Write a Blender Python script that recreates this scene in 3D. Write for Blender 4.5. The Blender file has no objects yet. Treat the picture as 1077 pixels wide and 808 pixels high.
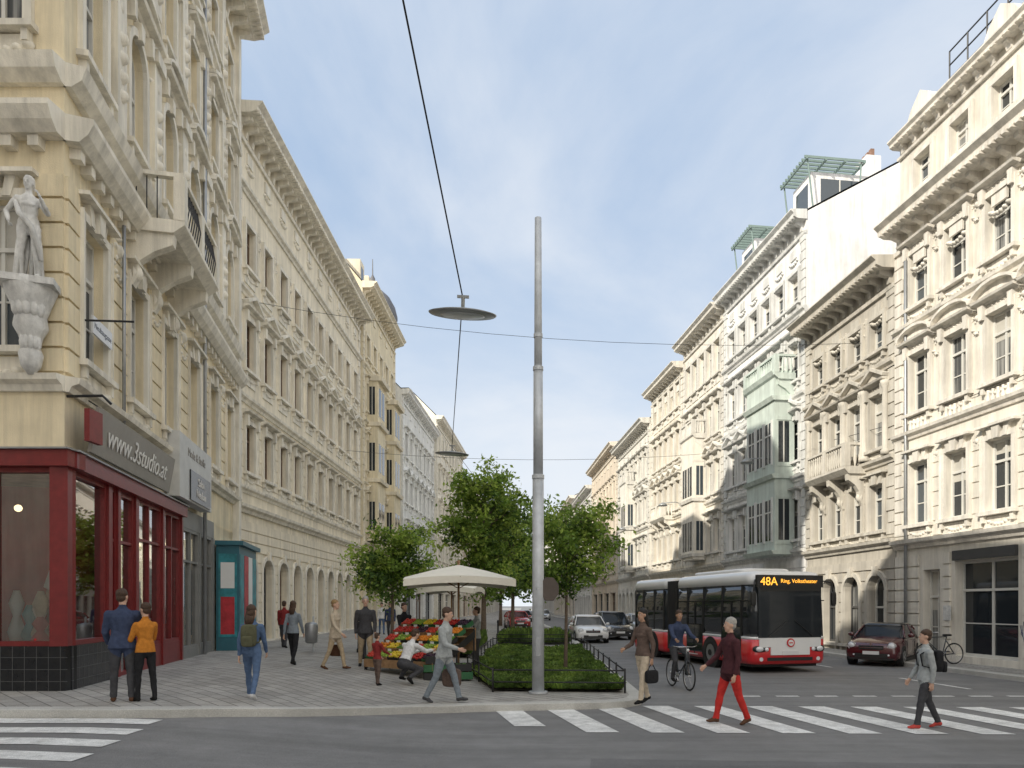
import bpy, math, random
from mathutils import Vector, Matrix
from math import sin, cos, pi, radians, tan, atan2, sqrt
R=random.Random(7)
scene=bpy.context.scene

# ------------------------------------------------------------------ materials
MC={}
def M(name,col=(.5,.5,.5),rough=.8,metal=0,var=.12,scale=3.0,bump=0.0,bscale=60,spec=.5,streak=0.0,emit=0,coat=0,trans=0):
    if name in MC: return MC[name]
    m=bpy.data.materials.new(name); m.use_nodes=True; nt=m.node_tree; N=nt.nodes; L=nt.links
    b=N['Principled BSDF']
    b.inputs['Roughness'].default_value=rough; b.inputs['Metallic'].default_value=metal
    b.inputs['Specular IOR Level'].default_value=spec
    b.inputs['Base Color'].default_value=(*col,1)
    if coat: b.inputs['Coat Weight'].default_value=coat; b.inputs['Coat Roughness'].default_value=.05
    tc=N.new('ShaderNodeTexCoord')
    if var>0:
        n=N.new('ShaderNodeTexNoise'); n.inputs['Scale'].default_value=scale; n.inputs['Detail'].default_value=3; n.inputs['Roughness'].default_value=.65
        L.new(tc.outputs['Object'],n.inputs['Vector'])
        mr=N.new('ShaderNodeMapRange'); mr.inputs['From Min'].default_value=.25; mr.inputs['From Max'].default_value=.75
        mr.inputs['To Min'].default_value=1-var; mr.inputs['To Max'].default_value=1+var
        L.new(n.outputs['Fac'],mr.inputs['Value'])
        fac=mr.outputs['Result']
        if streak>0:
            mp=N.new('ShaderNodeMapping'); mp.inputs['Scale'].default_value=(2.2,2.2,.16)
            L.new(tc.outputs['Object'],mp.inputs['Vector'])
            n2=N.new('ShaderNodeTexNoise'); n2.inputs['Scale'].default_value=1.5; n2.inputs['Detail'].default_value=4; n2.inputs['Roughness'].default_value=.7
            L.new(mp.outputs['Vector'],n2.inputs['Vector'])
            m2=N.new('ShaderNodeMapRange'); m2.inputs['From Min'].default_value=.4; m2.inputs['From Max'].default_value=.72
            m2.inputs['To Min'].default_value=1; m2.inputs['To Max'].default_value=1-streak
            L.new(n2.outputs['Fac'],m2.inputs['Value'])
            mu=N.new('ShaderNodeMath'); mu.operation='MULTIPLY'; L.new(fac,mu.inputs[0]); L.new(m2.outputs['Result'],mu.inputs[1]); fac=mu.outputs[0]
        vm=N.new('ShaderNodeVectorMath'); vm.operation='SCALE'; vm.inputs[0].default_value=col
        L.new(fac,vm.inputs['Scale']); L.new(vm.outputs['Vector'],b.inputs['Base Color'])
    if bump>0:
        n=N.new('ShaderNodeTexNoise'); n.inputs['Scale'].default_value=bscale; n.inputs['Detail'].default_value=1
        L.new(tc.outputs['Object'],n.inputs['Vector'])
        bp=N.new('ShaderNodeBump'); bp.inputs['Strength'].default_value=bump; bp.inputs['Distance'].default_value=.02
        L.new(n.outputs['Fac'],bp.inputs['Height']); L.new(bp.outputs['Normal'],b.inputs['Normal'])
    if emit:
        b.inputs['Emission Color'].default_value=(*col,1); b.inputs['Emission Strength'].default_value=emit
    MC[name]=m; return m
def leafmat(name,col):
    m=bpy.data.materials.new(name); m.use_nodes=True; nt=m.node_tree; N=nt.nodes; L=nt.links
    b=N['Principled BSDF']; b.inputs['Roughness'].default_value=.5; b.inputs['Specular IOR Level'].default_value=.35
    tc=N.new('ShaderNodeTexCoord'); n=N.new('ShaderNodeTexNoise'); n.inputs['Scale'].default_value=2.3; n.inputs['Detail'].default_value=2
    L.new(tc.outputs['Object'],n.inputs['Vector'])
    mr=N.new('ShaderNodeMapRange'); mr.inputs['From Min'].default_value=.3; mr.inputs['From Max'].default_value=.7; mr.inputs['To Min'].default_value=.55; mr.inputs['To Max'].default_value=1.5
    L.new(n.outputs['Fac'],mr.inputs['Value'])
    vm=N.new('ShaderNodeVectorMath'); vm.operation='SCALE'; vm.inputs[0].default_value=col
    L.new(mr.outputs['Result'],vm.inputs['Scale']); L.new(vm.outputs['Vector'],b.inputs['Base Color'])
    t=N.new('ShaderNodeBsdfTranslucent'); L.new(vm.outputs['Vector'],t.inputs['Color'])
    mx=N.new('ShaderNodeMixShader'); mx.inputs[0].default_value=.5
    L.new(b.outputs[0],mx.inputs[1]); L.new(t.outputs[0],mx.inputs[2]); L.new(mx.outputs[0],N['Material Output'].inputs['Surface'])
    MC[name]=m; return m
def shopglass():
    m=bpy.data.materials.new('clear_glass'); m.use_nodes=True; nt=m.node_tree; N=nt.nodes; L=nt.links
    N.remove(N['Principled BSDF'])
    t=N.new('ShaderNodeBsdfTransparent'); t.inputs[0].default_value=(.8,.85,.83,1); g=N.new('ShaderNodeBsdfGlossy'); g.inputs['Roughness'].default_value=.02
    f=N.new('ShaderNodeFresnel'); f.inputs[0].default_value=1.6; mx=N.new('ShaderNodeMixShader')
    a=N.new('ShaderNodeMath'); a.operation='MULTIPLY_ADD'; a.inputs[1].default_value=1.6; a.inputs[2].default_value=.2
    L.new(f.outputs[0],a.inputs[0]); L.new(a.outputs[0],mx.inputs[0]); L.new(t.outputs[0],mx.inputs[1]); L.new(g.outputs[0],mx.inputs[2]); L.new(mx.outputs[0],N['Material Output'].inputs['Surface'])
    MC['clear_glass']=m; return m
shopglass()
def curtainmat():
    m=bpy.data.materials.new('curtained_glass'); m.use_nodes=True; nt=m.node_tree; N=nt.nodes; L=nt.links
    b=N['Principled BSDF']; b.inputs['Roughness'].default_value=.7; b.inputs['Coat Weight'].default_value=1; b.inputs['Coat Roughness'].default_value=.03
    tc=N.new('ShaderNodeTexCoord'); mp=N.new('ShaderNodeMapping'); mp.inputs['Scale'].default_value=(9,9,.25)
    n=N.new('ShaderNodeTexNoise'); n.inputs['Scale'].default_value=1.0; n.inputs['Detail'].default_value=2
    L.new(tc.outputs['Object'],mp.inputs[0]); L.new(mp.outputs[0],n.inputs['Vector'])
    cr=N.new('ShaderNodeValToRGB'); cr.color_ramp.elements[0].position=.42; cr.color_ramp.elements[0].color=(.03,.035,.04,1); cr.color_ramp.elements[1].position=.6; cr.color_ramp.elements[1].color=(.26,.26,.25,1)
    L.new(n.outputs['Fac'],cr.inputs[0]); L.new(cr.outputs[0],b.inputs['Base Color'])
    MC['curtained_glass']=m
curtainmat()
M('dark_glass',(.022,.027,.032),.04,var=0,spec=.7,bump=.03,bscale=1.2)
M('blue_glass',(.05,.065,.08),.05,var=0,spec=.8,bump=.03,bscale=1.0)
def ground_mat(name,col,kind):
    m=bpy.data.materials.new(name); m.use_nodes=True; nt=m.node_tree; N=nt.nodes; L=nt.links
    b=N['Principled BSDF']; b.inputs['Roughness'].default_value=.8; b.inputs['Specular IOR Level'].default_value=.35
    tc=N.new('ShaderNodeTexCoord')
    def noise(s,d=4,r=.6,sc=None):
        n=N.new('ShaderNodeTexNoise'); n.inputs['Scale'].default_value=s; n.inputs['Detail'].default_value=d; n.inputs['Roughness'].default_value=r
        if sc:
            mp=N.new('ShaderNodeMapping'); mp.inputs['Scale'].default_value=sc; L.new(tc.outputs['Object'],mp.inputs[0]); L.new(mp.outputs[0],n.inputs['Vector'])
        else: L.new(tc.outputs['Object'],n.inputs['Vector'])
        return n.outputs['Fac']
    def mr(v,a,bb,c,d):
        x=N.new('ShaderNodeMapRange'); x.inputs['From Min'].default_value=a; x.inputs['From Max'].default_value=bb; x.inputs['To Min'].default_value=c; x.inputs['To Max'].default_value=d
        L.new(v,x.inputs['Value']); return x.outputs['Result']
    def mul(a,c):
        x=N.new('ShaderNodeMath'); x.operation='MULTIPLY'; L.new(a,x.inputs[0]); L.new(c,x.inputs[1]); return x.outputs[0]
    f=mul(mr(noise(.35,3),.3,.7,.85,1.12),mr(noise(90,1),.3,.7,.78,1.22))
    f=mul(f,mr(noise(2.3,5,.75),.3,.72,1.1,.87))
    if kind=='paver':
        br=N.new('ShaderNodeTexBrick'); br.inputs['Scale'].default_value=1; br.inputs['Brick Width'].default_value=.5; br.inputs['Row Height'].default_value=.25; br.inputs['Mortar Size'].default_value=.012
        br.inputs['Color1'].default_value=(.84,.84,.84,1); br.inputs['Color2'].default_value=(1.12,1.12,1.12,1); br.inputs['Mortar'].default_value=(.4,.4,.4,1)
        mp=N.new('ShaderNodeMapping'); mp.inputs['Rotation'].default_value=(0,0,radians(45)); L.new(tc.outputs['Object'],mp.inputs[0]); L.new(mp.outputs[0],br.inputs['Vector'])
        f=mul(f,br.outputs['Color'])
        vo=N.new('ShaderNodeTexVoronoi'); vo.inputs['Scale'].default_value=2.2; L.new(tc.outputs['Object'],vo.inputs['Vector'])
        f=mul(f,mr(vo.outputs['Distance'],.03,.07,.76,1))
    if kind=='paint':
        f=mul(f,mr(noise(3.5,5,.7),.38,.6,.72,1.0))
    if kind=='asphalt':
        f=mul(f,mr(noise(.5,4,.7,(.25,3.2,1)),.35,.7,1.1,.82))
    vm=N.new('ShaderNodeVectorMath'); vm.operation='SCALE'; vm.inputs[0].default_value=col; L.new(f,vm.inputs['Scale']); L.new(vm.outputs[0],b.inputs['Base Color'])
    bp=N.new('ShaderNodeBump'); bp.inputs['Strength'].default_value=.35; bp.inputs['Distance'].default_value=.01; L.new(noise(120,1),bp.inputs['Height']); L.new(bp.outputs[0],b.inputs['Normal'])
    MC[name]=m
ground_mat('asphalt',(.195,.193,.192),'asphalt')
ground_mat('asphalt_patch',(.15,.149,.15),'asphalt')
ground_mat('paving',(.36,.345,.32),'paver')
ground_mat('road_paint',(.80,.80,.78),'paint')
ground_mat('granite_kerb',(.48,.47,.44),'plain')
ground_mat('soil',(.05,.045,.03),'plain')

# ------------------------------------------------------------------ geometry helpers
def tube_geo(pts,rad,seg=8,xdir=None,cap=True,bulge=.5):
    pts=[Vector(p) for p in pts]; n=len(pts); V=[];Fs=[]; x=None; lastr=0
    for i in range(n):
        t=(pts[min(i+1,n-1)]-pts[max(i-1,0)]).normalized()
        if x is None: x=Vector(xdir) if xdir is not None else t.orthogonal()
        x=x-t*x.dot(t)
        if x.length<1e-5: x=t.orthogonal()
        x.normalize(); y=t.cross(x)
        r=rad[i] if isinstance(rad,list) else rad
        rx,ry=r if isinstance(r,tuple) else (r,r)
        for k in range(seg):
            a=2*pi*k/seg; V.append(pts[i]+x*(cos(a)*rx)+y*(sin(a)*ry))
    for i in range(n-1):
        for k in range(seg):
            a=i*seg+k; b=i*seg+(k+1)%seg; Fs.append((a,b,b+seg,a+seg))
    if cap:
        r0=rad[0] if isinstance(rad,list) else rad; r1=rad[-1] if isinstance(rad,list) else rad
        r0=min(r0) if isinstance(r0,tuple) else r0; r1=min(r1) if isinstance(r1,tuple) else r1
        c0=len(V); V.append(pts[0]-(pts[1]-pts[0]).normalized()*r0*bulge); V.append(pts[-1]+(pts[-1]-pts[-2]).normalized()*r1*bulge)
        for k in range(seg):
            Fs.append((c0,(k+1)%seg,k)); Fs.append((c0+1,(n-1)*seg+k,(n-1)*seg+(k+1)%seg))
    return V,Fs
def ell_geo(c,r,seg=12,rings=8,rot=None):
    c=Vector(c); V=[];Fs=[]
    if not isinstance(r,(tuple,list)): r=(r,r,r)
    V.append(Vector((0,0,-r[2])))
    for i in range(1,rings):
        a=-pi/2+pi*i/rings
        for k in range(seg):
            b=2*pi*k/seg; V.append(Vector((r[0]*cos(a)*cos(b),r[1]*cos(a)*sin(b),r[2]*sin(a))))
    V.append(Vector((0,0,r[2]))); T=len(V)-1
    for k in range(seg):
        Fs.append((0,1+(k+1)%seg,1+k)); Fs.append((T,1+(rings-2)*seg+k,1+(rings-2)*seg+(k+1)%seg))
    for i in range(rings-2):
        for k in range(seg):
            a=1+i*seg+k; b=1+i*seg+(k+1)%seg; Fs.append((a,b,b+seg,a+seg))
    if rot is not None: V=[rot@v for v in V]
    return [v+c for v in V],Fs
def box_geo(c,s,rot=None):
    x,y,z=s[0]/2,s[1]/2,s[2]/2
    V=[Vector((i*x,j*y,k*z)) for i in(-1,1) for j in(-1,1) for k in(-1,1)]
    if rot is not None: V=[rot@v for v in V]
    V=[v+Vector(c) for v in V]
    return V,[(0,1,3,2),(4,6,7,5),(0,4,5,1),(2,3,7,6),(0,2,6,4),(1,5,7,3)]
def lathe_geo(c,prof,seg=10):
    c=Vector(c); V=[];Fs=[]
    for r,z in prof:
        for k in range(seg):
            a=2*pi*k/seg; V.append(c+Vector((r*cos(a),r*sin(a),z)))
    for i in range(len(prof)-1):
        for k in range(seg):
            a=i*seg+k;b=i*seg+(k+1)%seg; Fs.append((a,b,b+seg,a+seg))
    Fs.append(tuple(range(seg))[::-1]); Fs.append(tuple((len(prof)-1)*seg+k for k in range(seg)))
    return V,Fs
def torus_geo(c,R0,r,axis='x',seg=28,s2=8):
    V=[];Fs=[]
    for i in range(seg):
        a=2*pi*i/seg
        for k in range(s2):
            b=2*pi*k/s2; q=R0+r*cos(b)
            p=(r*sin(b),q*cos(a),q*sin(a)) if axis=='x' else ((q*cos(a),r*sin(b),q*sin(a)) if axis=='y' else (q*cos(a),q*sin(a),r*sin(b)))
            V.append(Vector(c)+Vector(p))
    for i in range(seg):
        for k in range(s2):
            Fs.append((i*s2+k,((i+1)%seg)*s2+k,((i+1)%seg)*s2+(k+1)%s2,i*s2+(k+1)%s2))
    return V,Fs
def disc_geo(c,r,th,axis='x',seg=24):
    V=[];Fs=[]
    for s in(-1,1):
        for i in range(seg):
            a=2*pi*i/seg; p={'x':(s*th/2,r*cos(a),r*sin(a)),'y':(r*cos(a),s*th/2,r*sin(a)),'z':(r*cos(a),r*sin(a),s*th/2)}[axis]
            V.append(Vector(c)+Vector(p))
    Fs.append(tuple(range(seg))); Fs.append(tuple(range(seg,2*seg))[::-1])
    for i in range(seg): Fs.append((i,(i+1)%seg,seg+(i+1)%seg,seg+i))
    return V,Fs
class G:
    def __init__(s,name): s.name=name; s.b={}; s.extra=[]
    def add(s,part,mat,geo,smooth=False):
        k=(part,mat,smooth)
        if k not in s.b: s.b[k]=([],[])
        V,Fs=s.b[k]; o=len(V); V.extend(geo[0]); Fs.extend([tuple(i+o for i in f) for f in geo[1]])
    def finish(s,loc=(0,0,0),rotz=0,shift=(0,0,0)):
        e=bpy.data.objects.new(s.name,None); e.empty_display_size=.3; scene.collection.objects.link(e)
        e.location=loc; e.rotation_euler=(0,0,rotz); sh=Vector(shift)
        for (part,mat,sm),(V,Fs) in s.b.items():
            me=bpy.data.meshes.new(part); me.from_pydata([tuple(Vector(v)-sh) for v in V],[],Fs); me.update()
            me.materials.append(MC[mat])
            if sm: me.shade_smooth()
            o=bpy.data.objects.new(part,me); scene.collection.objects.link(o); o.parent=e
        for o in s.extra:
            o.location=o.location-sh; o.parent=e
        return e
def text_obj(txt,size,mat,loc,rot,ext=.004,name='lettering'):
    c=bpy.data.curves.new(name,'FONT'); c.body=txt; c.size=size; c.extrude=ext; c.align_x='CENTER'; c.align_y='CENTER'
    c.materials.append(MC[mat]); o=bpy.data.objects.new(name,c); scene.collection.objects.link(o)
    o.location=loc; o.rotation_euler=rot; return o

def ss(t): t=max(0,min(1,t)); return t*t*(3-2*t)
def gzr(X): return .30*ss((-X-1)/5.5)
def gz(X): return gzr(X)+.13

# ------------------------------------------------------------------ ground
def mesh_obj(name,V,Fs,mat,smooth=False):
    me=bpy.data.meshes.new(name); me.from_pydata([tuple(v) for v in V],[],Fs); me.update(); me.materials.append(MC[mat])
    if smooth: me.shade_smooth()
    o=bpy.data.objects.new(name,me); scene.collection.objects.link(o); return o
xs=[-600,-100,-30,-12]+[-7+.5*i for i in range(13)]+[-.5,3,30,100,600]
ys=[-600,-100,-20,0,20,60,150,400,1500]
V=[(x,y,gzr(x)) for y in ys for x in xs]; nx=len(xs)
mesh_obj('road',V,[(j*nx+i,j*nx+i+1,(j+1)*nx+i+1,(j+1)*nx+i) for j in range(len(ys)-1) for i in range(nx-1)],'asphalt',True)
def lerpt(tab,y):
    if y<=tab[0][0]: return tab[0][1]
    for (a,b),(c,d) in zip(tab,tab[1:]):
        if y<=c: return b+(d-b)*(y-a)/(c-a)
    return tab[-1][1]
def yk(X): return lerpt([(-30,10.75),(-6.4,10.75),(-5.6,10.95),(-4,11.75),(-2.2,12.95),(-1.2,13.4),(0,13.6),(1.3,13.8),(1.75,14.0),(2.05,14.35),(2.2,14.9)],X)
def xr(Y): return lerpt([(14.9,2.2),(45,2.1),(75,.5),(110,-2.5),(200,-5),(400,-9)],Y)
V=[];Fs=[]
cx=[-40,-12,-9]+[-7+.4*i for i in range(23)]+[2.05,2.2]
cx=sorted(set(round(c,3) for c in cx))
for x in cx: V+= [(x,yk(x),gz(x)),(x,14.9,gz(x))]
for i in range(len(cx)-1): Fs.append((2*i,2*i+2,2*i+3,2*i+1))
o=len(V); ry=[14.9,20,30,45,60,75,90,110,150,200,400]
for y in ry:
    for x in cx: xx=min(x,xr(y)); V.append((xx,y,gz(xx)))
n=len(cx)
for j in range(len(ry)-1):
    for i in range(n-1): Fs.append((o+j*n+i,o+j*n+i+1,o+(j+1)*n+i+1,o+(j+1)*n+i))
mesh_obj('pavement',V,Fs,'paving')
def kerb(name,line,zf,side):
    V=[];Fs=[];n=len(line); P=[Vector((a,b,0)) for a,b in line]
    for i,p in enumerate(P):
        t=(P[min(i+1,n-1)]-P[max(i-1,0)]).normalized(); nn=Vector((t.y,-t.x,0))*side
        zr=zf(p.x)
        a=p+nn*.03; b=p-nn*.27
        V+= [Vector((a.x,a.y,zr-.05)),Vector((a.x,a.y,zr+.125)),Vector((a.x-nn.x*.02,a.y-nn.y*.02,zr+.137)),Vector((b.x,b.y,zr+.137)),Vector((b.x,b.y,zr+.1))]
    for i in range(n-1):
        for k in range(4): Fs.append((5*i+k,5*i+5+k,5*i+6+k,5*i+k+1))
    mesh_obj(name,V,Fs,'granite_kerb')
kl=[(-40,yk(-40)),(-12,yk(-12))]+[(x,yk(x)) for x in [-7,-6.4,-6,-5.6,-5,-4.5,-4,-3.4,-2.8,-2.2,-1.7,-1.2,-.6,0,.7,1.3,1.55,1.75,1.9,2.05,2.14]]+[(xr(y),y) for y in [14.9,16,20,30,45,75,110,200,400]]
kerb('kerb',kl,gzr,1)
FR=[(2,17.0),(10.5,15.6),(26.6,13.4),(33.6,12.7),(43.5,11.4),(59,9.5),(72,8.2),(107,5.7),(150,3.6),(200,1.6),(400,-4)]
def xf(Y): return lerpt(FR,Y)
def xk(Y): return xf(Y)-1.75
rr=[8.0,10.5,15,20,26.6,33.6,43.5,59,72,107,150,200,400]
V=[];Fs=[]
for y in rr: V+=[(xk(y),y,.13),(xf(y)+20,y,.13)]
for i in range(len(rr)-1): Fs.append((2*i,2*i+1,2*i+3,2*i+2))
mesh_obj('pavement',V,Fs,'paving')
kerb('kerb',[(40,8.0)]+[(xk(8.0)+.6,8.0),(xk(8)+.12,8.2)]+[(xk(y),y) for y in rr[1:]][::1],lambda x:0,-1)
def quadstrip(V,Fs,pts,z=.004):
    o=len(V); V+=[(x,y,gzr(x)+z) for x,y in pts]; Fs.append(tuple(range(o,o+len(pts))))
V=[];Fs=[]
d=Vector((-.235,.972)); 
for i in range(13):
    cxx=-.35+i*1.02; cy=12.75-.03*i; hl=1.55 if i else 1.0
    a=Vector((cxx-.26,cy)); b=Vector((cxx+.26,cy))
    quadstrip(V,Fs,[tuple(a-d*hl),tuple(b-d*hl),tuple(b+d*hl),tuple(a+d*hl)],.008)
for i in range(6):
    y0=10.28-i*.78; x1=-5.55+.14*i
    xsx=[-9,-8,-7.2,-6.6,-6.2,x1-.06*1]
    for a,b in zip(xsx,xsx[1:]): quadstrip(V,Fs,[(a,y0),(b,y0),(b,y0+.42),(a,y0+.42)],.008)
for i in range(7):
    y=17+i*6; x=xk(y)-2.7
    quadstrip(V,Fs,[(x,y),(x+.12,y),(x-.35+.12,y+2.6),(x-.35,y+2.6)],.008)
for i in range(9):
    xx=4.4+i*.85; quadstrip(V,Fs,[(xx,15.6),(xx+.5,15.6),(xx+.5,15.75),(xx,15.75)],.008)
mesh_obj('road_marking',V,Fs,'road_paint')
V=[];Fs=[]
quadstrip(V,Fs,[(.6,8.2),(12.5,7.5),(12.6,8.5),(.7,9.3)],.004)
mesh_obj('road_repair_patch',V,Fs,'asphalt_patch')

# ------------------------------------------------------------------ facades
class F:
    def __init__(s,g,p0,p1,side):
        s.g=g; s.p0=Vector((p0[0],p0[1],0)); e=Vector((p1[0],p1[1],0))-s.p0; s.L=e.length; s.d=e.normalized(); s.n=Vector((s.d.y,-s.d.x,0))*side
    def P(s,u,v,w): return s.p0+s.d*u+s.n*w+Vector((0,0,v))
    def box(s,part,mat,u0,u1,v0,v1,w0,w1):
        V=[s.P(u,v,w) for u in(u0,u1) for v in(v0,v1) for w in(w0,w1)]
        s.g.add(part,mat,(V,[(0,1,3,2),(4,6,7,5),(0,4,5,1),(2,3,7,6),(0,2,6,4),(1,5,7,3)]))
    def quad(s,part,mat,u0,u1,v0,v1,w=0):
        if u1-u0<1e-4 or v1-v0<1e-4: return
        s.g.add(part,mat,([s.P(u0,v0,w),s.P(u1,v0,w),s.P(u1,v1,w),s.P(u0,v1,w)],[(0,1,2,3)]))
    def poly(s,part,mat,uv,w0,w1):
        n=len(uv); V=[s.P(u,v,w1) for u,v in uv]+[s.P(u,v,w0) for u,v in uv]
        s.g.add(part,mat,(V,[tuple(range(n))]+[(i,(i+1)%n,n+(i+1)%n,n+i) for i in range(n)]))
    def ext(s,part,mat,prof,u0,u1):
        n=len(prof); V=[s.P(u0,v,w) for w,v in prof]+[s.P(u1,v,w) for w,v in prof]
        s.g.add(part,mat,(V,[tuple(range(n)),tuple(range(n,2*n))]+[(i,(i+1)%n,n+(i+1)%n,n+i) for i in range(n)]))
    def dome(s,part,mat,u,v,ru,rv,rw,w=0):
        V=[s.P(u,v,w+rw)];Fs=[];S=8
        for j,(q,h) in enumerate([(.55,.8),(1,-.1)]):
            for k in range(S):
                a=2*pi*k/S; V.append(s.P(u+ru*q*cos(a),v+rv*q*sin(a),w+rw*h))
        for k in range(S):
            Fs.append((0,1+k,1+(k+1)%S)); Fs.append((1+k,1+S+k,1+S+(k+1)%S,1+(k+1)%S))
        s.g.add(part,mat,(V,Fs),True)
    def cartouche(s,mat,u,v,sz=.3):
        s.dome('ornament',mat,u,v,sz*.45,sz*.6,sz*.5)
        for sx in(-1,1):
            s.dome('ornament',mat,u+sx*sz*.62,v+sz*.1,sz*.32,sz*.28,sz*.36); s.dome('ornament',mat,u+sx*sz*1.1,v-sz*.12,sz*.26,sz*.2,sz*.26)
            s.dome('ornament',mat,u+sx*sz*.4,v-sz*.55,sz*.22,sz*.3,sz*.3)
        s.dome('ornament',mat,u,v+sz*.75,sz*.25,sz*.25,sz*.4)
    def garland(s,mat,u,v,w=.6,drop=.14,r=.09,n=7,dep=.1,w0=0):
        for q in range(n):
            t=q/(n-1)*2-1; s.dome('ornament',mat,u+t*w/2,v-drop*(1-t*t),r,r*.85,dep,w0)
def arc(uc,zs,r,n=10): return [(uc+r*cos(pi-pi*i/n),zs+r*sin(pi-pi*i/n)) for i in range(n+1)]
def wall_row(f,mat,v0,v1,ops,rd=.26,part='walls'):
    cur=0
    for (uc,w,z0,z1,ar) in sorted(ops):
        a,b=uc-w/2,uc+w/2; f.quad(part,mat,cur,a,v0,v1); f.quad(part,mat,a,b,v0,z0)
        if ar:
            r=w/2; A=arc(uc,z1,r); f.quad(part,mat,a,b,z1+r,v1)
            for (p,q) in zip(A,A[1:]):
                f.g.add(part,mat,([f.P(p[0],p[1],0),f.P(q[0],q[1],0),f.P(q[0],z1+r,0),f.P(p[0],z1+r,0)],[(0,1,2,3)]))
                f.g.add(part,mat,([f.P(p[0],p[1],0),f.P(q[0],q[1],0),f.P(q[0],q[1],-rd),f.P(p[0],p[1],-rd)],[(0,1,2,3)]))
        else:
            f.quad(part,mat,a,b,z1,v1); f.g.add(part,mat,([f.P(a,z1,0),f.P(b,z1,0),f.P(b,z1,-rd),f.P(a,z1,-rd)],[(0,1,2,3)]))
        f.g.add(part,mat,([f.P(a,z0,0),f.P(b,z0,0),f.P(b,z0,-rd),f.P(a,z0,-rd)],[(0,1,2,3)]))
        for x in(a,b): f.g.add(part,mat,([f.P(x,z0,0),f.P(x,z1,0),f.P(x,z1,-rd),f.P(x,z0,-rd)],[(0,1,2,3)]))
        cur=b
    f.quad(part,mat,cur,f.L,v0,v1)
M('window_frame_white',(.62,.61,.57),.5,var=.05)
M('window_frame_brown',(.16,.10,.06),.5,var=.2)
M('window_frame_dark',(.06,.06,.06),.5,var=.1)
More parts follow.
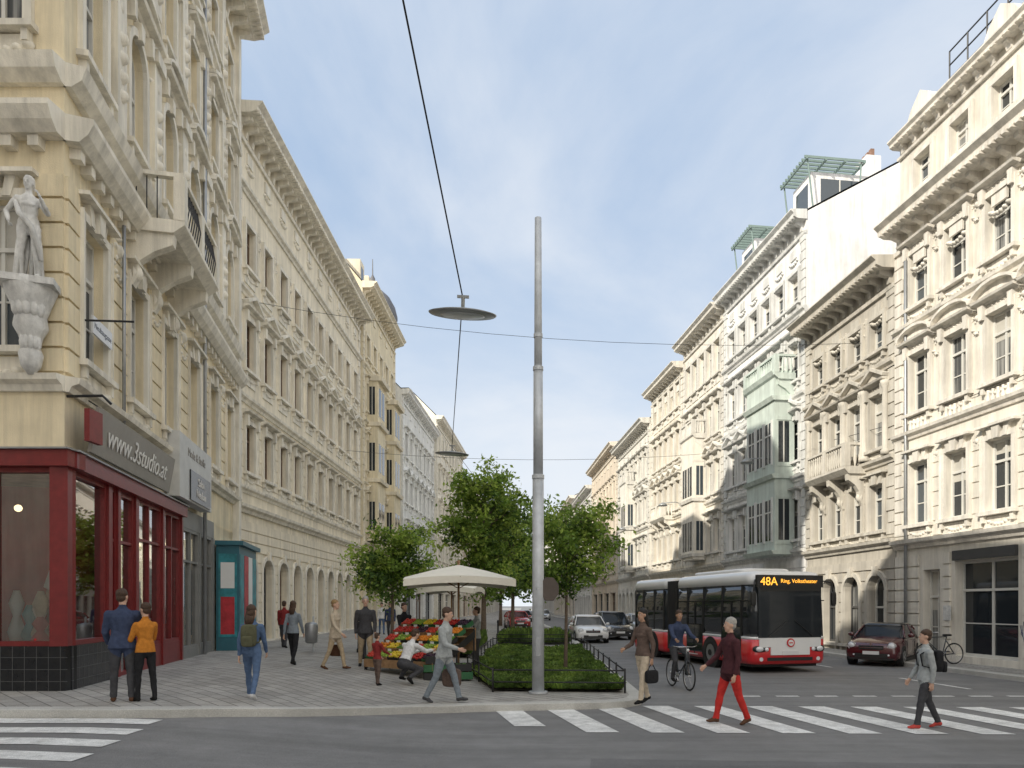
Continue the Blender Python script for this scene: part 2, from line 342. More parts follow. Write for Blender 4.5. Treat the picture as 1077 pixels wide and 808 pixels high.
def window(f,uc,w,z0,z1,ar=False,style='hood',trim='trim',frame='window_frame_white',lod=0,rd=.26):
    a,b=uc-w/2,uc+w/2; top=z1+(w/2 if ar else 0); q=R.random()
    gl='dark_glass' if q<.45 else ('blue_glass' if q<.68 else 'curtained_glass')
    gw=-rd+.02
    if ar:
        A=arc(uc,z1,w/2); f.g.add('window_glass',gl,([f.P(a,z0,gw),f.P(b,z0,gw)]+[f.P(u,v,gw) for u,v in A[::-1]],[tuple(range(2+len(A)))]))
        Bq=arc(uc,z1,w/2-.07)
        for i in range(len(A)-1): f.poly('window_frames',frame,[A[i],A[i+1],Bq[i+1],Bq[i]],gw,gw+.06)
    else:
        f.quad('window_glass',gl,a,b,z0,z1,gw)
        f.box('window_frames',frame,a+.07,b-.07,z1-.08,z1,gw-.01,gw+.06)
        if lod<2 and R.random()<.3 and w<1.3:
            f.quad('blinds','blind_cloth',a+.07,b-.07,z1-(z1-z0)*R.uniform(.15,.5),z1-.08,gw+.01)
    f.box('window_frames',frame,a,a+.07,z0,z1,gw-.01,gw+.062); f.box('window_frames',frame,b-.07,b,z0,z1,gw-.01,gw+.062)
    f.box('window_frames',frame,a+.07,b-.07,z0,z0+.09,gw-.01,gw+.06)
    zt=z0+(z1-z0)*.68
    f.box('window_frames',frame,uc-.035,uc+.035,z0+.09,z1,gw-.01,gw+.055); f.box('window_frames',frame,a+.07,b-.07,zt,zt+.08,gw-.01,gw+.075)
    if lod<2 and w>.8 and not ar:
        for (p,r) in((a+.07,uc-.035),(uc+.035,b-.07)):
            m=z0+(zt-z0)*.5; f.box('window_frames',frame,p,r,m,m+.035,gw-.01,gw+.03)
    if style is None: return
    sw=.17; pw=.1
    if not ar:
        f.box('trim',trim,a-sw,a-.004,z0,z1+.004,-.02,pw); f.box('trim',trim,b+.004,b+sw,z0,z1+.004,-.02,pw)
        f.box('trim',trim,a-sw,b+sw,z1+.004,z1+sw,-.02,pw+.005)
        if lod==0: f.box('trim',trim,a-sw-.03,a-sw,z0,z1+sw,-.02,pw+.04); f.box('trim',trim,b+sw,b+sw+.03,z0,z1+sw,-.02,pw+.04)
    else:
        f.box('trim',trim,a-sw,a-.004,z0,z1,-.02,pw); f.box('trim',trim,b+.004,b+sw,z0,z1,-.02,pw)
        A=arc(uc,z1,w/2+.004);Bq=arc(uc,z1,w/2+sw)
        for i in range(len(A)-1): f.poly('trim',trim,[A[i],Bq[i],Bq[i+1],A[i+1]],-.02,pw)
        f.poly('trim',trim,[(uc-.09,top-.04),(uc+.09,top-.04),(uc+.14,top+.34),(uc-.14,top+.34)],-.02,.18)
    f.box('trim',trim,a-sw-.08,b+sw+.08,z0-.12,z0-.003,-.22,.22)
    if lod<2:
        f.box('trim',trim,a-.1,b+.1,z0-.6,z0-.16,-.02,.05)
        for x in(a-.08,b+.08): f.box('trim',trim,x-.06,x+.06,z0-.34,z0-.121,-.02,.16)
    T=z1+sw if not ar else top+.36
    if style in('hood','pediment','segment'):
        W=w/2+sw+.18; D=.36
        f.ext('trim',trim,[(-.02,T+.14),(.1,T+.14),(.15,T+.2),(D-.03,T+.24),(D,T+.31),(-.02,T+.34)],uc-W,uc+W)
        if lod<2:
            for x in(a-sw*.5,b+sw*.5): f.poly('trim',trim,[(x-.07,T-.3),(x+.07,T-.3),(x+.1,T+.139),(x-.1,T+.139)],-.02,.22)
            f.box('trim',trim,a,b,T+.001,T+.139,-.02,.06)
            if lod==0: f.garland(trim,uc,T+.1,w*.8,.06,.06,6,.1)
        if style=='pediment':
            f.poly('trim',trim,[(uc-W,T+.341),(uc+W,T+.341),(uc,T+.341+W*.5)],-.02,.14)
            for sx in(-1,1):
                p=(uc+sx*W,T+.345);q2=(uc,T+.345+W*.5); f.poly('trim',trim,[p,(p[0]+sx*.04,p[1]+.1),(q2[0],q2[1]+.13),q2],-.02,D-.02)
            if lod==0: f.cartouche(trim,uc,T+.42+W*.12,.15)
        if style=='segment':
            ps=[(uc+W*cos(pi-pi*i/8),T+.345+W*.42*sin(pi*i/8)) for i in range(9)]
            po=[(uc+(W+.05)*cos(pi-pi*i/8),T+.345+(W*.42+.1)*sin(pi*i/8)) for i in range(9)]
            f.poly('trim',trim,ps,-.02,.14)
            for i in range(8): f.poly('trim',trim,[ps[i],po[i],po[i+1],ps[i+1]],-.02,D-.02)
            if lod==0: f.cartouche(trim,uc,T+.5,.2)
    if style=='key':
        f.poly('trim',trim,[(uc-.1,z1),(uc+.1,z1),(uc+.16,T+.22),(uc-.16,T+.22)],-.02,.2)
        for sx in(-1,1): f.poly('trim',trim,[(uc+sx*.28-.08,z1+.02),(uc+sx*.28+.08,z1+.02),(uc+sx*.36+.1,T+.22),(uc+sx*.36-.1,T+.22)],-.02,.13)
        f.box('trim',trim,a-sw-.1,b+sw+.1,T+.221,T+.3,-.02,.26)
M('blind_cloth',(.5,.48,.43),.8,var=.1)
def rustic(f,mat,z0,z1,ops,h=.42,gap=.045,w=.06):
    z=z0
    while z+h<=z1+.01:
        a,b=z+gap/2,z+h-gap/2; cur=.0
        for (uc,ww,o0,o1,ar) in sorted(ops):
            hw=ww/2+.19
            o1b=o1+(ww/2+.19 if ar else .19)
            if a<o1b and b>o0-.02:
                if ar and a>o1: 
                    dz=a-o1; hw=sqrt(max(0,(ww/2+.2)**2-dz*dz)) if dz<ww/2+.2 else 0
                f.box('rustication',mat,cur,uc-hw,a,b,-.02,w); cur=uc+hw
        f.box('rustication',mat,cur,f.L,a,b,-.02,w); z+=h
def band(f,mat,z,h=.3,p=.24):
    f.ext('cornice',mat,[(-.02,z),(p*.3,z),(p*.45,z+h*.35),(p*.9,z+h*.55),(p,z+h*.9),(-.02,z+h)],-.03,f.L+.03)
def cornice(f,mat,z,p=.8,h=.9,sp=.62,lod=0):
    f.ext('cornice',mat,[(-.02,z-h*.9),(.1,z-h*.9),(.12,z-h*.78),(-.02,z-h*.76)],-.03,f.L+.03)
    f.ext('cornice',mat,[(-.02,z-h*.32),(p*.55,z-h*.32),(p*.8,z-h*.24),(p*.82,z-h*.12),(p,z),(p,z+.05),(-.02,z+.1)],-.05,f.L+.05)
    n=int(f.L/sp)
    if lod<2:
        for i in range(n):
            u=(i+.5)*f.L/n; wv=.1
            f.ext('brackets',mat,[(-.02,z-h*.72),(.1,z-h*.7),(.14,z-h*.52),(p*.5,z-h*.42),(p*.52,z-h*.322),(-.02,z-h*.322)],u-wv,u+wv)
    m=int(f.L/.24)
    if lod==0:
        for i in range(m):
            u=(i+.5)*f.L/m; f.box('dentils',mat,u-.06,u+.06,z-h*.31,z-h*.2,p*.4,p*.86)
M('roof_slate',(.14,.14,.15),.7,var=.25,scale=5,bump=.3,bscale=20)
M('roof_tile',(.24,.14,.10),.8,var=.3,scale=6,bump=.4,bscale=25)
M('copper_roof',(.30,.40,.36),.7,var=.2,scale=3)
def name_mat(col,kind):
    nm='%s_%d_%d_%d'%(kind,col[0]*100,col[1]*100,col[2]*100)
    M(nm,col,.9,var=.11,scale=1.3,bump=.3,bscale=45,streak=.26 if kind=='plaster' else .34,spec=.2); return nm
def building(name,p0,p1,side,H,rows,n,col,tcol,gf='arch',depth=12,rh=3,roof='roof_slate',lod=0,frame='window_frame_white',bands=(),gfh=4.6,margin=.4,rust=True,corn=.8,cart=False,gable=False):
    g=G(name); f=F(g,p0,p1,side); wm=name_mat(col,'plaster'); tm=name_mat(tcol,'stucco')
    sp=(f.L-2*margin)/n; U=[margin+(i+.5)*sp for i in range(n)]
    if gf=='arch': g0=[(u,min(sp*.62,1.7),(.3 if i%3 else .5),2.7,True) for i,u in enumerate(U)]
    elif gf=='shop': g0=[(margin+(i+.5)*(f.L-2*margin)/max(1,n//2),(f.L-2*margin)/max(1,n//2)*.74,.45,3.35,False) for i in range(max(1,n//2))]
    else: g0=gf
    wall_row(f,wm,-.3,gfh,g0,.35)
    for (u,w,z0,z1,ar) in g0: 
        window(f,u,w,z0,z1,ar,None if not ar else 'arch',tm,R.choice(['window_frame_brown','window_frame_dark',frame]),max(lod,1),.35)
    if rust: rustic(f,wm,.45,gfh-.1,g0)
    band(f,tm,gfh,.35,.3)
    vprev=gfh
    for ri,r in enumerate(rows):
        z0,z1,w,st=r[:4]; ar=len(r)>4 and r[4]
        vn=H if ri==len(rows)-1 else (z1+rows[ri+1][0])/2+.15
        ops=[(u,w,z0,z1,ar) for u in U]; wall_row(f,wm,vprev,vn,ops)
        for u in U: window(f,u,w,z0,z1,ar,st,tm,frame,lod)
        if ri==0 and rust and lod<2: rustic(f,wm,vprev+.36,vn-.5,ops,.5,.04,.04)
        if cart and lod==0:
            for i in range(n-1):
                f.cartouche(tm,(U[i]+U[i+1])/2,z1+.1,.2)
                if ri: f.garland(tm,(U[i]+U[i+1])/2,z1-.25,.34,.16,.06,6,.09)
            for u in U: f.garland(tm,u,z0-.3,w*.8,.1,.08,7,.09,.03)
        vprev=vn
    for b in bands: band(f,tm,b)
    for u0,u1 in((.002,.5),(f.L-.5,f.L-.002)):
        z=gfh+.5
        while z<H-1.3: f.box('quoins',tm,u0 if u0<1 else u0+(.12 if int(z/.45)%2 else 0),u1 if u0>1 else u1-(.12 if int(z/.45)%2 else 0),z,z+.4,-.02,.08); z+=.45
    cornice(f,tm,H,corn,.9+corn*.3,.62,lod)
    if lod<2:
        for i,u in enumerate(U): 
            f.box('trim',tm,u-.3,u+.3,H-1.75,H-1.3,-.02,.06)
            if cart: f.garland(tm,u,H-1.9,.7,.12,.1,6,.12)
    if gable: rp=[(0,H),(-6,H+rh),(-12,H)]
    else: rp=[(0,H),(-3,H+rh),(-depth+3,H+rh),(-depth,H)]
    pts=[(0,-.3)]+rp+[(rp[-1][0],-.3)]
    for u in(0,f.L): g.add('end_wall',wm,([f.P(u,v,w) for w,v in pts],[tuple(range(len(pts)))]))
    g.add('back_wall',wm,([f.P(0,-.3,-depth),f.P(f.L,-.3,-depth),f.P(f.L,H,-depth),f.P(0,H,-depth)],[(0,1,2,3)]))
    for a,b in zip(rp,rp[1:]):
        g.add('roof',roof,([f.P(0,a[1]+.1,a[0]),f.P(f.L,a[1]+.1,a[0]),f.P(f.L,b[1]+.1,b[0]),f.P(0,b[1]+.1,b[0])],[(0,1,2,3)]))
    for k in range(2 if rh>1 else 1):
        u=f.L*(.3+.45*k); f.box('chimney',wm,u-.5,u+.5,H+rh-.6,H+rh+1.2,-5.4,-4.6)
        for q in(-.3,0,.3): f.box('chimney_pots','roof_tile',u+q-.1,u+q+.1,H+rh+1.2,H+rh+1.6,-5.1,-4.9)
    return g,f,U,wm,tm
def done(g,p): g.finish((p[0],p[1],0),0,(p[0],p[1],0))

g,f,U,wm,tm=building('apartment_building',(-12,28.35),(-12.35,49.5),1,22.0,[(7.5,9.5,1.0,'hood'),(11.7,13.8,1.0,'pediment'),(15.9,17.7,.95,'plain')],10,(.86,.78,.62),(.86,.81,.70),gfh=5.8,bands=(6.6,10.3,14.7,18.9),gf=[(.4+(i+.5)*2.035,1.25,.5,3.4,True) for i in range(10)],roof='roof_tile',rh=2.0,corn=1.1,frame='window_frame_brown',cart=True)
done(g,(-12,28.4))
g,f,U,wm,tm=building('ornate_apartment_building',(-12.15,49.6),(-12.2,61),1,24.5,[(7.2,9.6,1.1,'segment'),(11.6,13.8,1.1,'pediment'),(15.8,17.8,1.1,'hood'),(19.6,21.2,1.0,'plain')],5,(.78,.69,.50),(.80,.73,.58),bands=(6.2,10.4,14.8,18.7),lod=1,roof='roof_slate',rh=3.5,corn=1.0)
for (a,b) in((1.2,3.8),(7.2,9.8)):
    f.box('bay_window',wm,a,b,6.6,18,-.02,.8)
    for z in(7.4,11.6,15.6):
        f.box('bay_glass','dark_glass',a+.4,a+1.15,z,z+2,.7,.812); f.box('bay_glass','dark_glass',b-1.15,b-.4,z,z+2,.7,.812); f.ext('bay_cornice',tm,[(0,z-.8),(1.0,z-.8),(1.05,z-.55),(0,z-.5)],a-.1,b+.1)
        f.box('bay_glass','dark_glass',a-.006,a+.1,z,z+2,.2,.6); f.box('window_frames','window_frame_white',a-.02,a+.1,z,z+2,.38,.42)
    f.ext('bay_cornice',tm,[(0,18),(1.1,18),(1.15,18.3),(0,18.5)],a-.1,b+.1)
g.add('dome','roof_slate',lathe_geo(f.P(9.3,24.4,-1.4),[(1.9,0),(2.0,1.2),(2.05,1.4),(1.85,2.2),(1.4,3.0),(.75,3.6),(.25,4.0),(.2,4.6),(.05,4.9),(.03,6.2)],20),True)
for u in(2,4.6,7): f.box('dormer',tm,u-.6,u+.6,24.6,26.8,-2.2,-.5); f.box('dormer_glass','dark_glass',u-.35,u+.35,25.1,26.4,-.6,-.495)
done(g,(-12.15,49.6))
def rows_n(k,z=7.,fl=4.0,w=1.0,sts=('hood','pediment','hood','plain')):
    return [(z+i*fl,z+i*fl+2.1,w,sts[i%4]) for i in range(k)]
specs=[((-11.6,61.1),(-11.2,77),20.5,3,7,(.80,.80,.77),'copper_roof'),((-10.9,77.1),(-10.3,98),21,4,8,(.79,.75,.65),'roof_slate'),((-10.3,98.1),(-9.8,125),19,3,10,(.70,.62,.52),'roof_tile'),((-9.8,125.1),(-9.8,165),21,3,13,(.75,.73,.67),'roof_slate'),((-10,165.1),(-12,240),20,3,20,(.7,.66,.6),'roof_slate')]
for p0,p1,H,k,n,c,rf in specs:
    g,f,U,wm,tm=building('apartment_building',p0,p1,1,H+ (1.5 if k==4 else 0),rows_n(k),n,c,tuple(min(.86,x*1.05) for x in c),lod=2 if p0[1]>90 else 1,roof=rf,rh=3,gf='shop')
    done(g,p0)
R1a=(xf(9.5),9.5); R1b=(13.4,26.6)
Lr=(Vector(R1b)-Vector(R1a)).length
n1=9
gf1=[(Lr-1.9,.85,.2,3.25,False),(Lr-4.35,2.6,.35,3.45,False),(Lr-8.0,2.4,.35,3.4,False),(Lr-11.6,2.4,.35,3.4,False),(Lr-15,2.0,.35,3.4,False)]
g,f,U,wm,tm=building('apartment_building',R1a,R1b,-1,16.0,[(4.9,7.1,1.0,'key'),(8.9,11.0,1.0,'segment'),(12.7,14.6,1.0,'hood')],n1,(.74,.70,.62),(.76,.72,.65),gf=gf1,gfh=4.05,bands=(8.0,11.9),corn=.9,rh=.1,roof='roof_slate',cart=True)
f2=F(g,R1a,R1b,-1); ops=[(u,.85,16.9,18.1,False) for u in U]
f2.p0=f2.p0+f2.n*-.15; wall_row(f2,wm,16.0,19.0,ops)
for u in U: window(f2,u,.85,16.9,18.1,False,'plain',tm)
cornice(f2,tm,19.2,.5,.7,.6)
for i,u in enumerate(U):
    if i%2==0: f2.poly('gablet',tm,[(u-.9,19.25),(u+.9,19.25),(u+.5,19.9),(u,20.3),(u-.5,19.9)],-.3,.15); f2.cartouche(tm,u,19.6,.25)
f2.ext('roof','roof_slate',[(-.3,19.25),(-3.0,22.2),(-11,22.2),(-11.8,19.25)],.1,f2.L-.1)
for u in(0.001,f2.L-.001): g.add('end_wall',wm,([f2.P(u,15.9,0),f2.P(u,19.2,0),f2.P(u,19.2,-11.8),f2.P(u,15.9,-11.8)],[(0,1,2,3)]))
M('zinc',(.35,.36,.37),.45,.7,var=.15)
M('black_iron',(.03,.03,.032),.5,.4,var=.1)
for i in range(10):
    u=f2.L-.8-i*.9; g.add('roof_railing','black_iron',tube_geo([f2.P(u,20.6,-1.4),f2.P(u,22.2,-1.4)],.03,5))
for z in(21.2,21.7,22.2): g.add('roof_railing','black_iron',tube_geo([f2.P(f2.L-.8,z,-1.4),f2.P(f2.L-9.5,z,-1.4)],.028,5))
f2.box('penthouse','zinc',2,f2.L-5,22.2,24.6,-9,-4.5)
for u in U:
    for k in range(5): g.add('balusters',tm,lathe_geo(f.P(u-.4+k*.2,8.15,.08),[(.04,0),(.07,.1),(.075,.22),(.035,.38),(.05,.5)],6),True)
M('poster_white',(.6,.6,.58),.7,var=.3,scale=8); f.box('poster','poster_white',Lr-2.95,Lr-2.6,1.5,2.0,.065,.085)
M('graffiti_blue',(.06,.08,.16),.7,var=.5,scale=6)
rg=random.Random(3)
for k in range(9):
    u=Lr-6.4+k*.06; a=[f.P(u+.0+rg.uniform(-.2,.2),1.0+rg.uniform(-.3,.3)+j*.12,.065) for j in range(4)]
    g.add('graffiti','graffiti_blue',tube_geo(a,.008,4))
f.box('fascia_sign','window_frame_dark',Lr-5.65,Lr-3.05,3.48,3.8,-.02,.12)
g.add('downpipe','zinc',tube_geo([f.P(Lr-.75,.2,.16),f.P(Lr-.75,15.2,.16)],.06,8),True)
done(g,R1a)
R2a=(13.4,26.65);R2b=(12.72,33.6)
g,f,U,wm,tm=building('ornate_townhouse',R2a,R2b,-1,15.0,[(4.9,6.7,.9,'key'),(8.1,10.2,.95,'pediment'),(11.9,13.2,.9,'plain')],4,(.50,.465,.405),(.58,.545,.48),gf=[(1.2,1.2,.4,2.6,True),(3.0,1.2,.4,2.6,True),(4.8,1.2,.4,2.6,True),(6.3,.9,.4,2.6,True)],gfh=4.2,bands=(7.4,11.0),corn=1.0,rh=1.2,cart=True)
def balcony(f,g,mat,u0,u1,z,pj=1.0,h=1.05,iron=False):
    f.ext('balcony',mat,[(0,z-.3),(pj*.8,z-.3),(pj*.9,z-.2),(pj,z-.1),(pj,z),(0,z)],u0,u1)
    nb=max(2,int((u1-u0)/1.3)+1)
    for i in range(nb):
        u=u0+.2+(u1-u0-.4)*i/(nb-1)
        f.ext('balcony_bracket',mat,[(0,z-1.5),(.12,z-1.55),(.22,z-1.35),(.24,z-1.0),(pj*.45,z-.75),(pj*.78,z-.55),(pj*.8,z-.301),(0,z-.301)],u-.12,u+.12)
        f.dome('ornament',mat,u,z-1.25,.16,.22,.16,.15)
    zt=z+h
    f.box('balcony_rail',mat,u0,u1,zt-.1,zt,pj-.2,pj-.02)
    f.box('balcony_rail',mat,u0,u0+.16,zt-.1,zt,0,pj-.2); f.box('balcony_rail',mat,u1-.16,u1,zt-.1,zt,0,pj-.2)
    for u in(u0+.12,u1-.12,(u0+u1)/2): f.box('balcony_pier',mat,u-.13,u+.13,z,zt-.1,pj-.24,pj+.005)
    k=int((u1-u0)/.2)
    for i in range(k):
        u=u0+.3+(u1-u0-.6)*i/(k-1)
        if iron: g.add('balcony_bars','black_iron',tube_geo([f.P(u,z,pj-.1),f.P(u,z+.5,pj-.02),f.P(u,zt-.1,pj-.1)],.015,5))
        else: g.add('balusters',mat,lathe_geo(f.P(u,z,pj-.11),[(.05,0),(.035,.08),(.075,.28),(.05,.5),(.03,.7),(.055,h-.1)],6),True)
    for uu in(u0+.08,u1-.08):
        for i in range(3): g.add('balusters',mat if not iron else 'black_iron',lathe_geo(f.P(uu,z,.2+i*.22),[(.05,0),(.035,.08),(.075,.28),(.05,.5),(.03,.7),(.055,h-.1)] if not iron else [(.015,0),(.015,h-.1)],6),True)
balcony(f,g,tm,2.0,5.4,7.6,.9,.95)
for u in U:
    g.add('columns',tm,lathe_geo(f.P(u-.72,7.75,.14),[(.17,0),(.17,.15),(.12,.2),(.11,2.5),(.17,2.65),(.19,2.8)],10),True); g.add('columns',tm,lathe_geo(f.P(u+.72,7.75,.14),[(.17,0),(.17,.15),(.12,.2),(.11,2.5),(.17,2.65),(.19,2.8)],10),True)
done(g,R2a)
R3a=(12.7,33.65);R3b=(11.42,43.4)
g,f,U,wm,tm=building('white_apartment_building',R3a,R3b,-1,20.6,[(5.2,7.2,1.0,'hood'),(9.0,11.0,1.0,'pediment'),(12.9,14.8,1.0,'hood'),(16.6,18.1,1.0,'plain')],6,(.84,.83,.82),(.70,.70,.68),gfh=4.4,bands=(8.0,11.9,15.9),corn=.8,rh=3.4,cart=True,gable=True)
bm_=name_mat((.58,.65,.60),'plaster')
f.box('oriel',bm_,1.2,4.4,4.6,13.2,-.02,1.0)
for z in(5.2,9.0):
    for u in(1.5,2.45,3.4): 
        f.box('oriel_glass','dark_glass',u,u+.7,z,z+2,.9,1.006); f.box('trim',tm,u-.1,u-.003,z-.1,z+2.1,.95,1.06); f.box('trim',tm,u+.703,u+.8,z-.1,z+2.1,.95,1.06); f.box('window_frames','window_frame_white',u+.32,u+.38,z,z+2,.95,1.03); f.box('window_frames','window_frame_white',u,u+.7,z+1.35,z+1.42,.95,1.034)
    f.box('oriel_glass','dark_glass',1.193,1.25,z,z+2,.25,.8); f.box('window_frames','window_frame_white',1.185,1.25,z,z+2,.5,.56); f.box('trim',bm_,1.17,1.25,z+2.05,z+2.25,.15,.9); f.box('trim',bm_,1.17,1.25,z-.2,z-.05,.15,.9)
for z in(4.5,8.2,12.0,13.2): f.ext('oriel_cornice',bm_,[(0,z),(1.1,z),(1.2,z+.2),(0,z+.25)],1.1,4.5)
balcony(f,g,bm_,1.0,4.6,13.3,1.1,.9)
M('pergola_frame',(.20,.27,.25),.5,.2,var=.1)
for u in (1.6,8.0):
    zb=20.9
    f.box('penthouse',wm,u-.2,u+1.6,zb,zb+2.5,-4,-1.0); f.box('penthouse_glass','blue_glass',u+.1,u+1.3,zb+.6,zb+2.1,-1.2,-.995)
    g.add('penthouse_glass','blue_glass',([f.P(u-.203,zb+.9,-3.6),f.P(u-.203,zb+.9,-1.5),f.P(u-.203,zb+2.2,-1.5),f.P(u-.203,zb+2.2,-3.6)],[(0,1,2,3)]))
    g.add('mullions','window_frame_white',box_geo(f.P(u-.21,zb+1.55,-2.5),(.05,.05,1.3)))
    zc_=zb+2.85
    for k in range(10): f.box('canopy_louvres','pergola_frame',u-.7+k*.28,u-.64+k*.28,zc_,zc_+.12,-3.6,-.4)
    for ww in(-3.5,-2.5,-1.5,-.5): f.box('canopy_frame','pergola_frame',u-.75,u+1.95,zc_-.08,zc_-.001,ww-.04,ww+.04)
    for ww in(-3.4,-.6): 
        for uu in(u-.6,u+1.8): g.add('canopy_posts','pergola_frame',tube_geo([f.P(uu,zb-.3,ww*.8-.5),f.P(uu,zc_,ww)],.04,6))
for k in range(3): f.box('chimney',wm,f.L*.5-.6+k*1.6,f.L*.5+.1+k*1.6,23,25.0,-6.5,-5.6)
done(g,R3a)
specs=[((11.4,43.45),(10.5,51),20.4,4,5,(.82,.77,.68),'roof_slate',1,(.72,.69,.63)),((10.45,51.05),(9.5,59),19.4,4,5,(.72,.66,.56),'roof_slate',1,(.78,.74,.66)),((9.3,59.1),(8.2,72),17.5,3,7,(.80,.77,.70),'roof_tile',1,(.70,.68,.63)),((8.1,72.1),(6.9,89),18.5,3,8,(.68,.59,.48),'roof_slate',1,(.74,.67,.57)),((6.8,89.1),(5.7,107),17,3,8,(.78,.77,.73),'roof_slate',2,(.7,.69,.66)),((5.6,107.1),(3.6,150),18.5,3,16,(.74,.69,.61),'roof_tile',2,(.78,.74,.67)),((3.5,150.1),(1.2,205),19,3,18,(.78,.76,.72),'roof_slate',2,(.72,.7,.67))]
for i,(p0,p1,H,k,n,c,rf,lod,tcl) in enumerate(specs):
    g,f,U,wm,tm=building('apartment_building',p0,p1,-1,H,rows_n(k,5.4,3.7),n,c,tcl,lod=lod,roof=rf,rh=1.6,gf='shop' if i%2 else 'arch',gfh=4.3,corn=.9,bands=(8.4,12.2))
    if i in(0,2,3):
        f.box('bay_window',wm,f.L*.4,f.L*.4+2.4,5,13,-.02,.9)
        for z in(5.6,9.2):
            for q in(.3,1.3):
                f.box('bay_glass','dark_glass',f.L*.4+q,f.L*.4+q+.8,z,z+1.9,.8,.912); f.box('window_frames','window_frame_white',f.L*.4+q+.37,f.L*.4+q+.43,z,z+1.9,.8,.93)
            f.box('bay_glass','blue_glass',f.L*.4-.012,f.L*.4+.2,z,z+1.9,.25,.7); f.box('window_frames','window_frame_white',f.L*.4-.03,f.L*.4+.2,z,z+1.9,.45,.5)
            f.ext('bay_cornice',tm,[(0,z-.4),(1.0,z-.4),(1.05,z-.2),(0,z-.15)],f.L*.4-.1,f.L*.4+2.5)
        balcony(f,g,tm,f.L*.4-.1,f.L*.4+2.5,13.2,1.0,.9)
    if i in(1,4): balcony(f,g,tm,f.L*.25,f.L*.7,8.7,.9,.95)
    done(g,p0)
for nm,p0,p1,side,H in(('unseen_corner_building',(-9.5,-30),(-9.5,1.5),1,23),('unseen_corner_building',(17.5,-30),(17.2,-1),-1,18)):  # blocks behind the camera, out of view; left one added to shade the street
    g,f,U,wm,tm=building(nm,p0,p1,side,H,rows_n(4),12,(.78,.73,.63),(.8,.76,.68),lod=2,gf='shop',depth=16); done(g,p0)

# ------------------------------------------------------------------ corner shop building
M('shop_red',(.18,.018,.018),.38,var=.2,scale=6,bump=.1)
M('black_tile',(.016,.017,.019),.18,var=.25,scale=9)
M('sign_grey',(.27,.25,.22),.5,var=.1)
M('sign_light',(.55,.55,.53),.55,var=.1)
M('letters_pale',(.75,.73,.69),.5,var=0)
M('interior_red',(.45,.03,.03),.8,var=.2)
M('interior_warm',(.5,.40,.28),.8,var=.5,scale=3)
M('warm_lamp',(1,.75,.45),.5,var=0,emit=3.0)
M('white_plastic',(.75,.75,.73),.4,var=.03)
M('teal_poster',(.03,.22,.26),.5,var=.5,scale=2.5)
M('red_poster',(.45,.03,.04),.5,var=.4,scale=3)
C0=(-8.75,13.2); C1=(-12.0,28.3)
g=G('corner_shop_building'); wm=name_mat((.82,.71,.50),'plaster'); tm=name_mat((.84,.79,.68),'stucco')
M('stone_white',(.72,.71,.68),.85,var=.2,scale=6,bump=.4,bscale=40,streak=.35)
fB=F(g,C0,C1,1); fA=F(g,(-24,13.2),C0,1)
H0=25.0
for f,n in((fB,6),(fA,6)):
    sp=f.L/n; U=[(i+.5)*sp for i in range(n)]
    wall_row(f,wm,4.85,6.1,[])
    v=6.1
    for ri,(z0,z1,w,st,ar) in enumerate([(6.75,9.5,1.15,'key',False),(12.7,14.9,1.1,'segment',True),(17.0,19.2,1.1,'pediment',False),(21.2,22.9,1.0,'plain',False)]):
        vn=[10.6,16.2,20.4,H0][ri]; ops=[(u,w,z0,z1,ar) for u in U]; wall_row(f,wm,v,vn,ops)
        for u in U: window(f,u,w,z0,z1,ar,st,tm,'window_frame_white',0)
        if ri==0: rustic(f,wm,6.3,10.4,ops,.46,.05,.07)
        for i in range(n-1):
            um=(U[i]+U[i+1])/2
            f.cartouche(tm,um,z1+.3,.36)
            if ri: 
                f.box('pilaster',tm,um-.28,um+.28,v+.9,vn-.5,-.02,.14); f.box('pilaster',tm,um-.34,um+.34,vn-.5,vn-.2,-.02,.24)
                for q in range(4): f.dome('ornament',tm,um,z1-.4-q*.42,.14,.18,.14,.13)
            else: f.garland(tm,um,z1-.1,.7,.22,.09,7,.13)
        for u in U:
            f.garland(tm,u,z0-.36,1.25,.14,.12,8,.12,.03)
        v=vn
    band(f,tm,5.95,.3,.28)
    f.ext('cornice',tm,[(-.02,10.6),(.25,10.6),(.4,10.75),(.5,10.95),(.5,11.05),(-.02,11.1)],-.03,f.L+.03)
    f.ext('cornice',tm,[(-.02,11.6),(.12,11.6),(.3,11.75),(.38,12.0),(-.02,12.05)],-.03,f.L+.03)
    for i in range(int(f.L/.5)): f.box('dentils',tm,.2+i*.5,.4+i*.5,10.4,10.598,-.02,.2)
    band(f,tm,16.2); band(f,tm,20.4)
    cornice(f,tm,H0,1.3,1.4,.7)
    f.ext('roof','roof_slate',[(0,H0+.12),(-3,H0+3),(-9,H0+3),(-9,H0+.1)],.02,f.L-.02)
balcony(fB,g,tm,3.2,6.7,10.95,1.25,1.1,True)
fB.box('pier',tm,fB.L-.45,fB.L-.02,0,24.4,-.02,.25)
g.add('downpipe','zinc',tube_geo([fB.P(9.9,.4,.16),fB.P(9.9,24,.16)],.06,8),True)
g.add('downpipe','zinc',tube_geo([fB.P(2.6,6,.16),fB.P(2.6,10.4,.16)],.04,8),True)
zb=.40
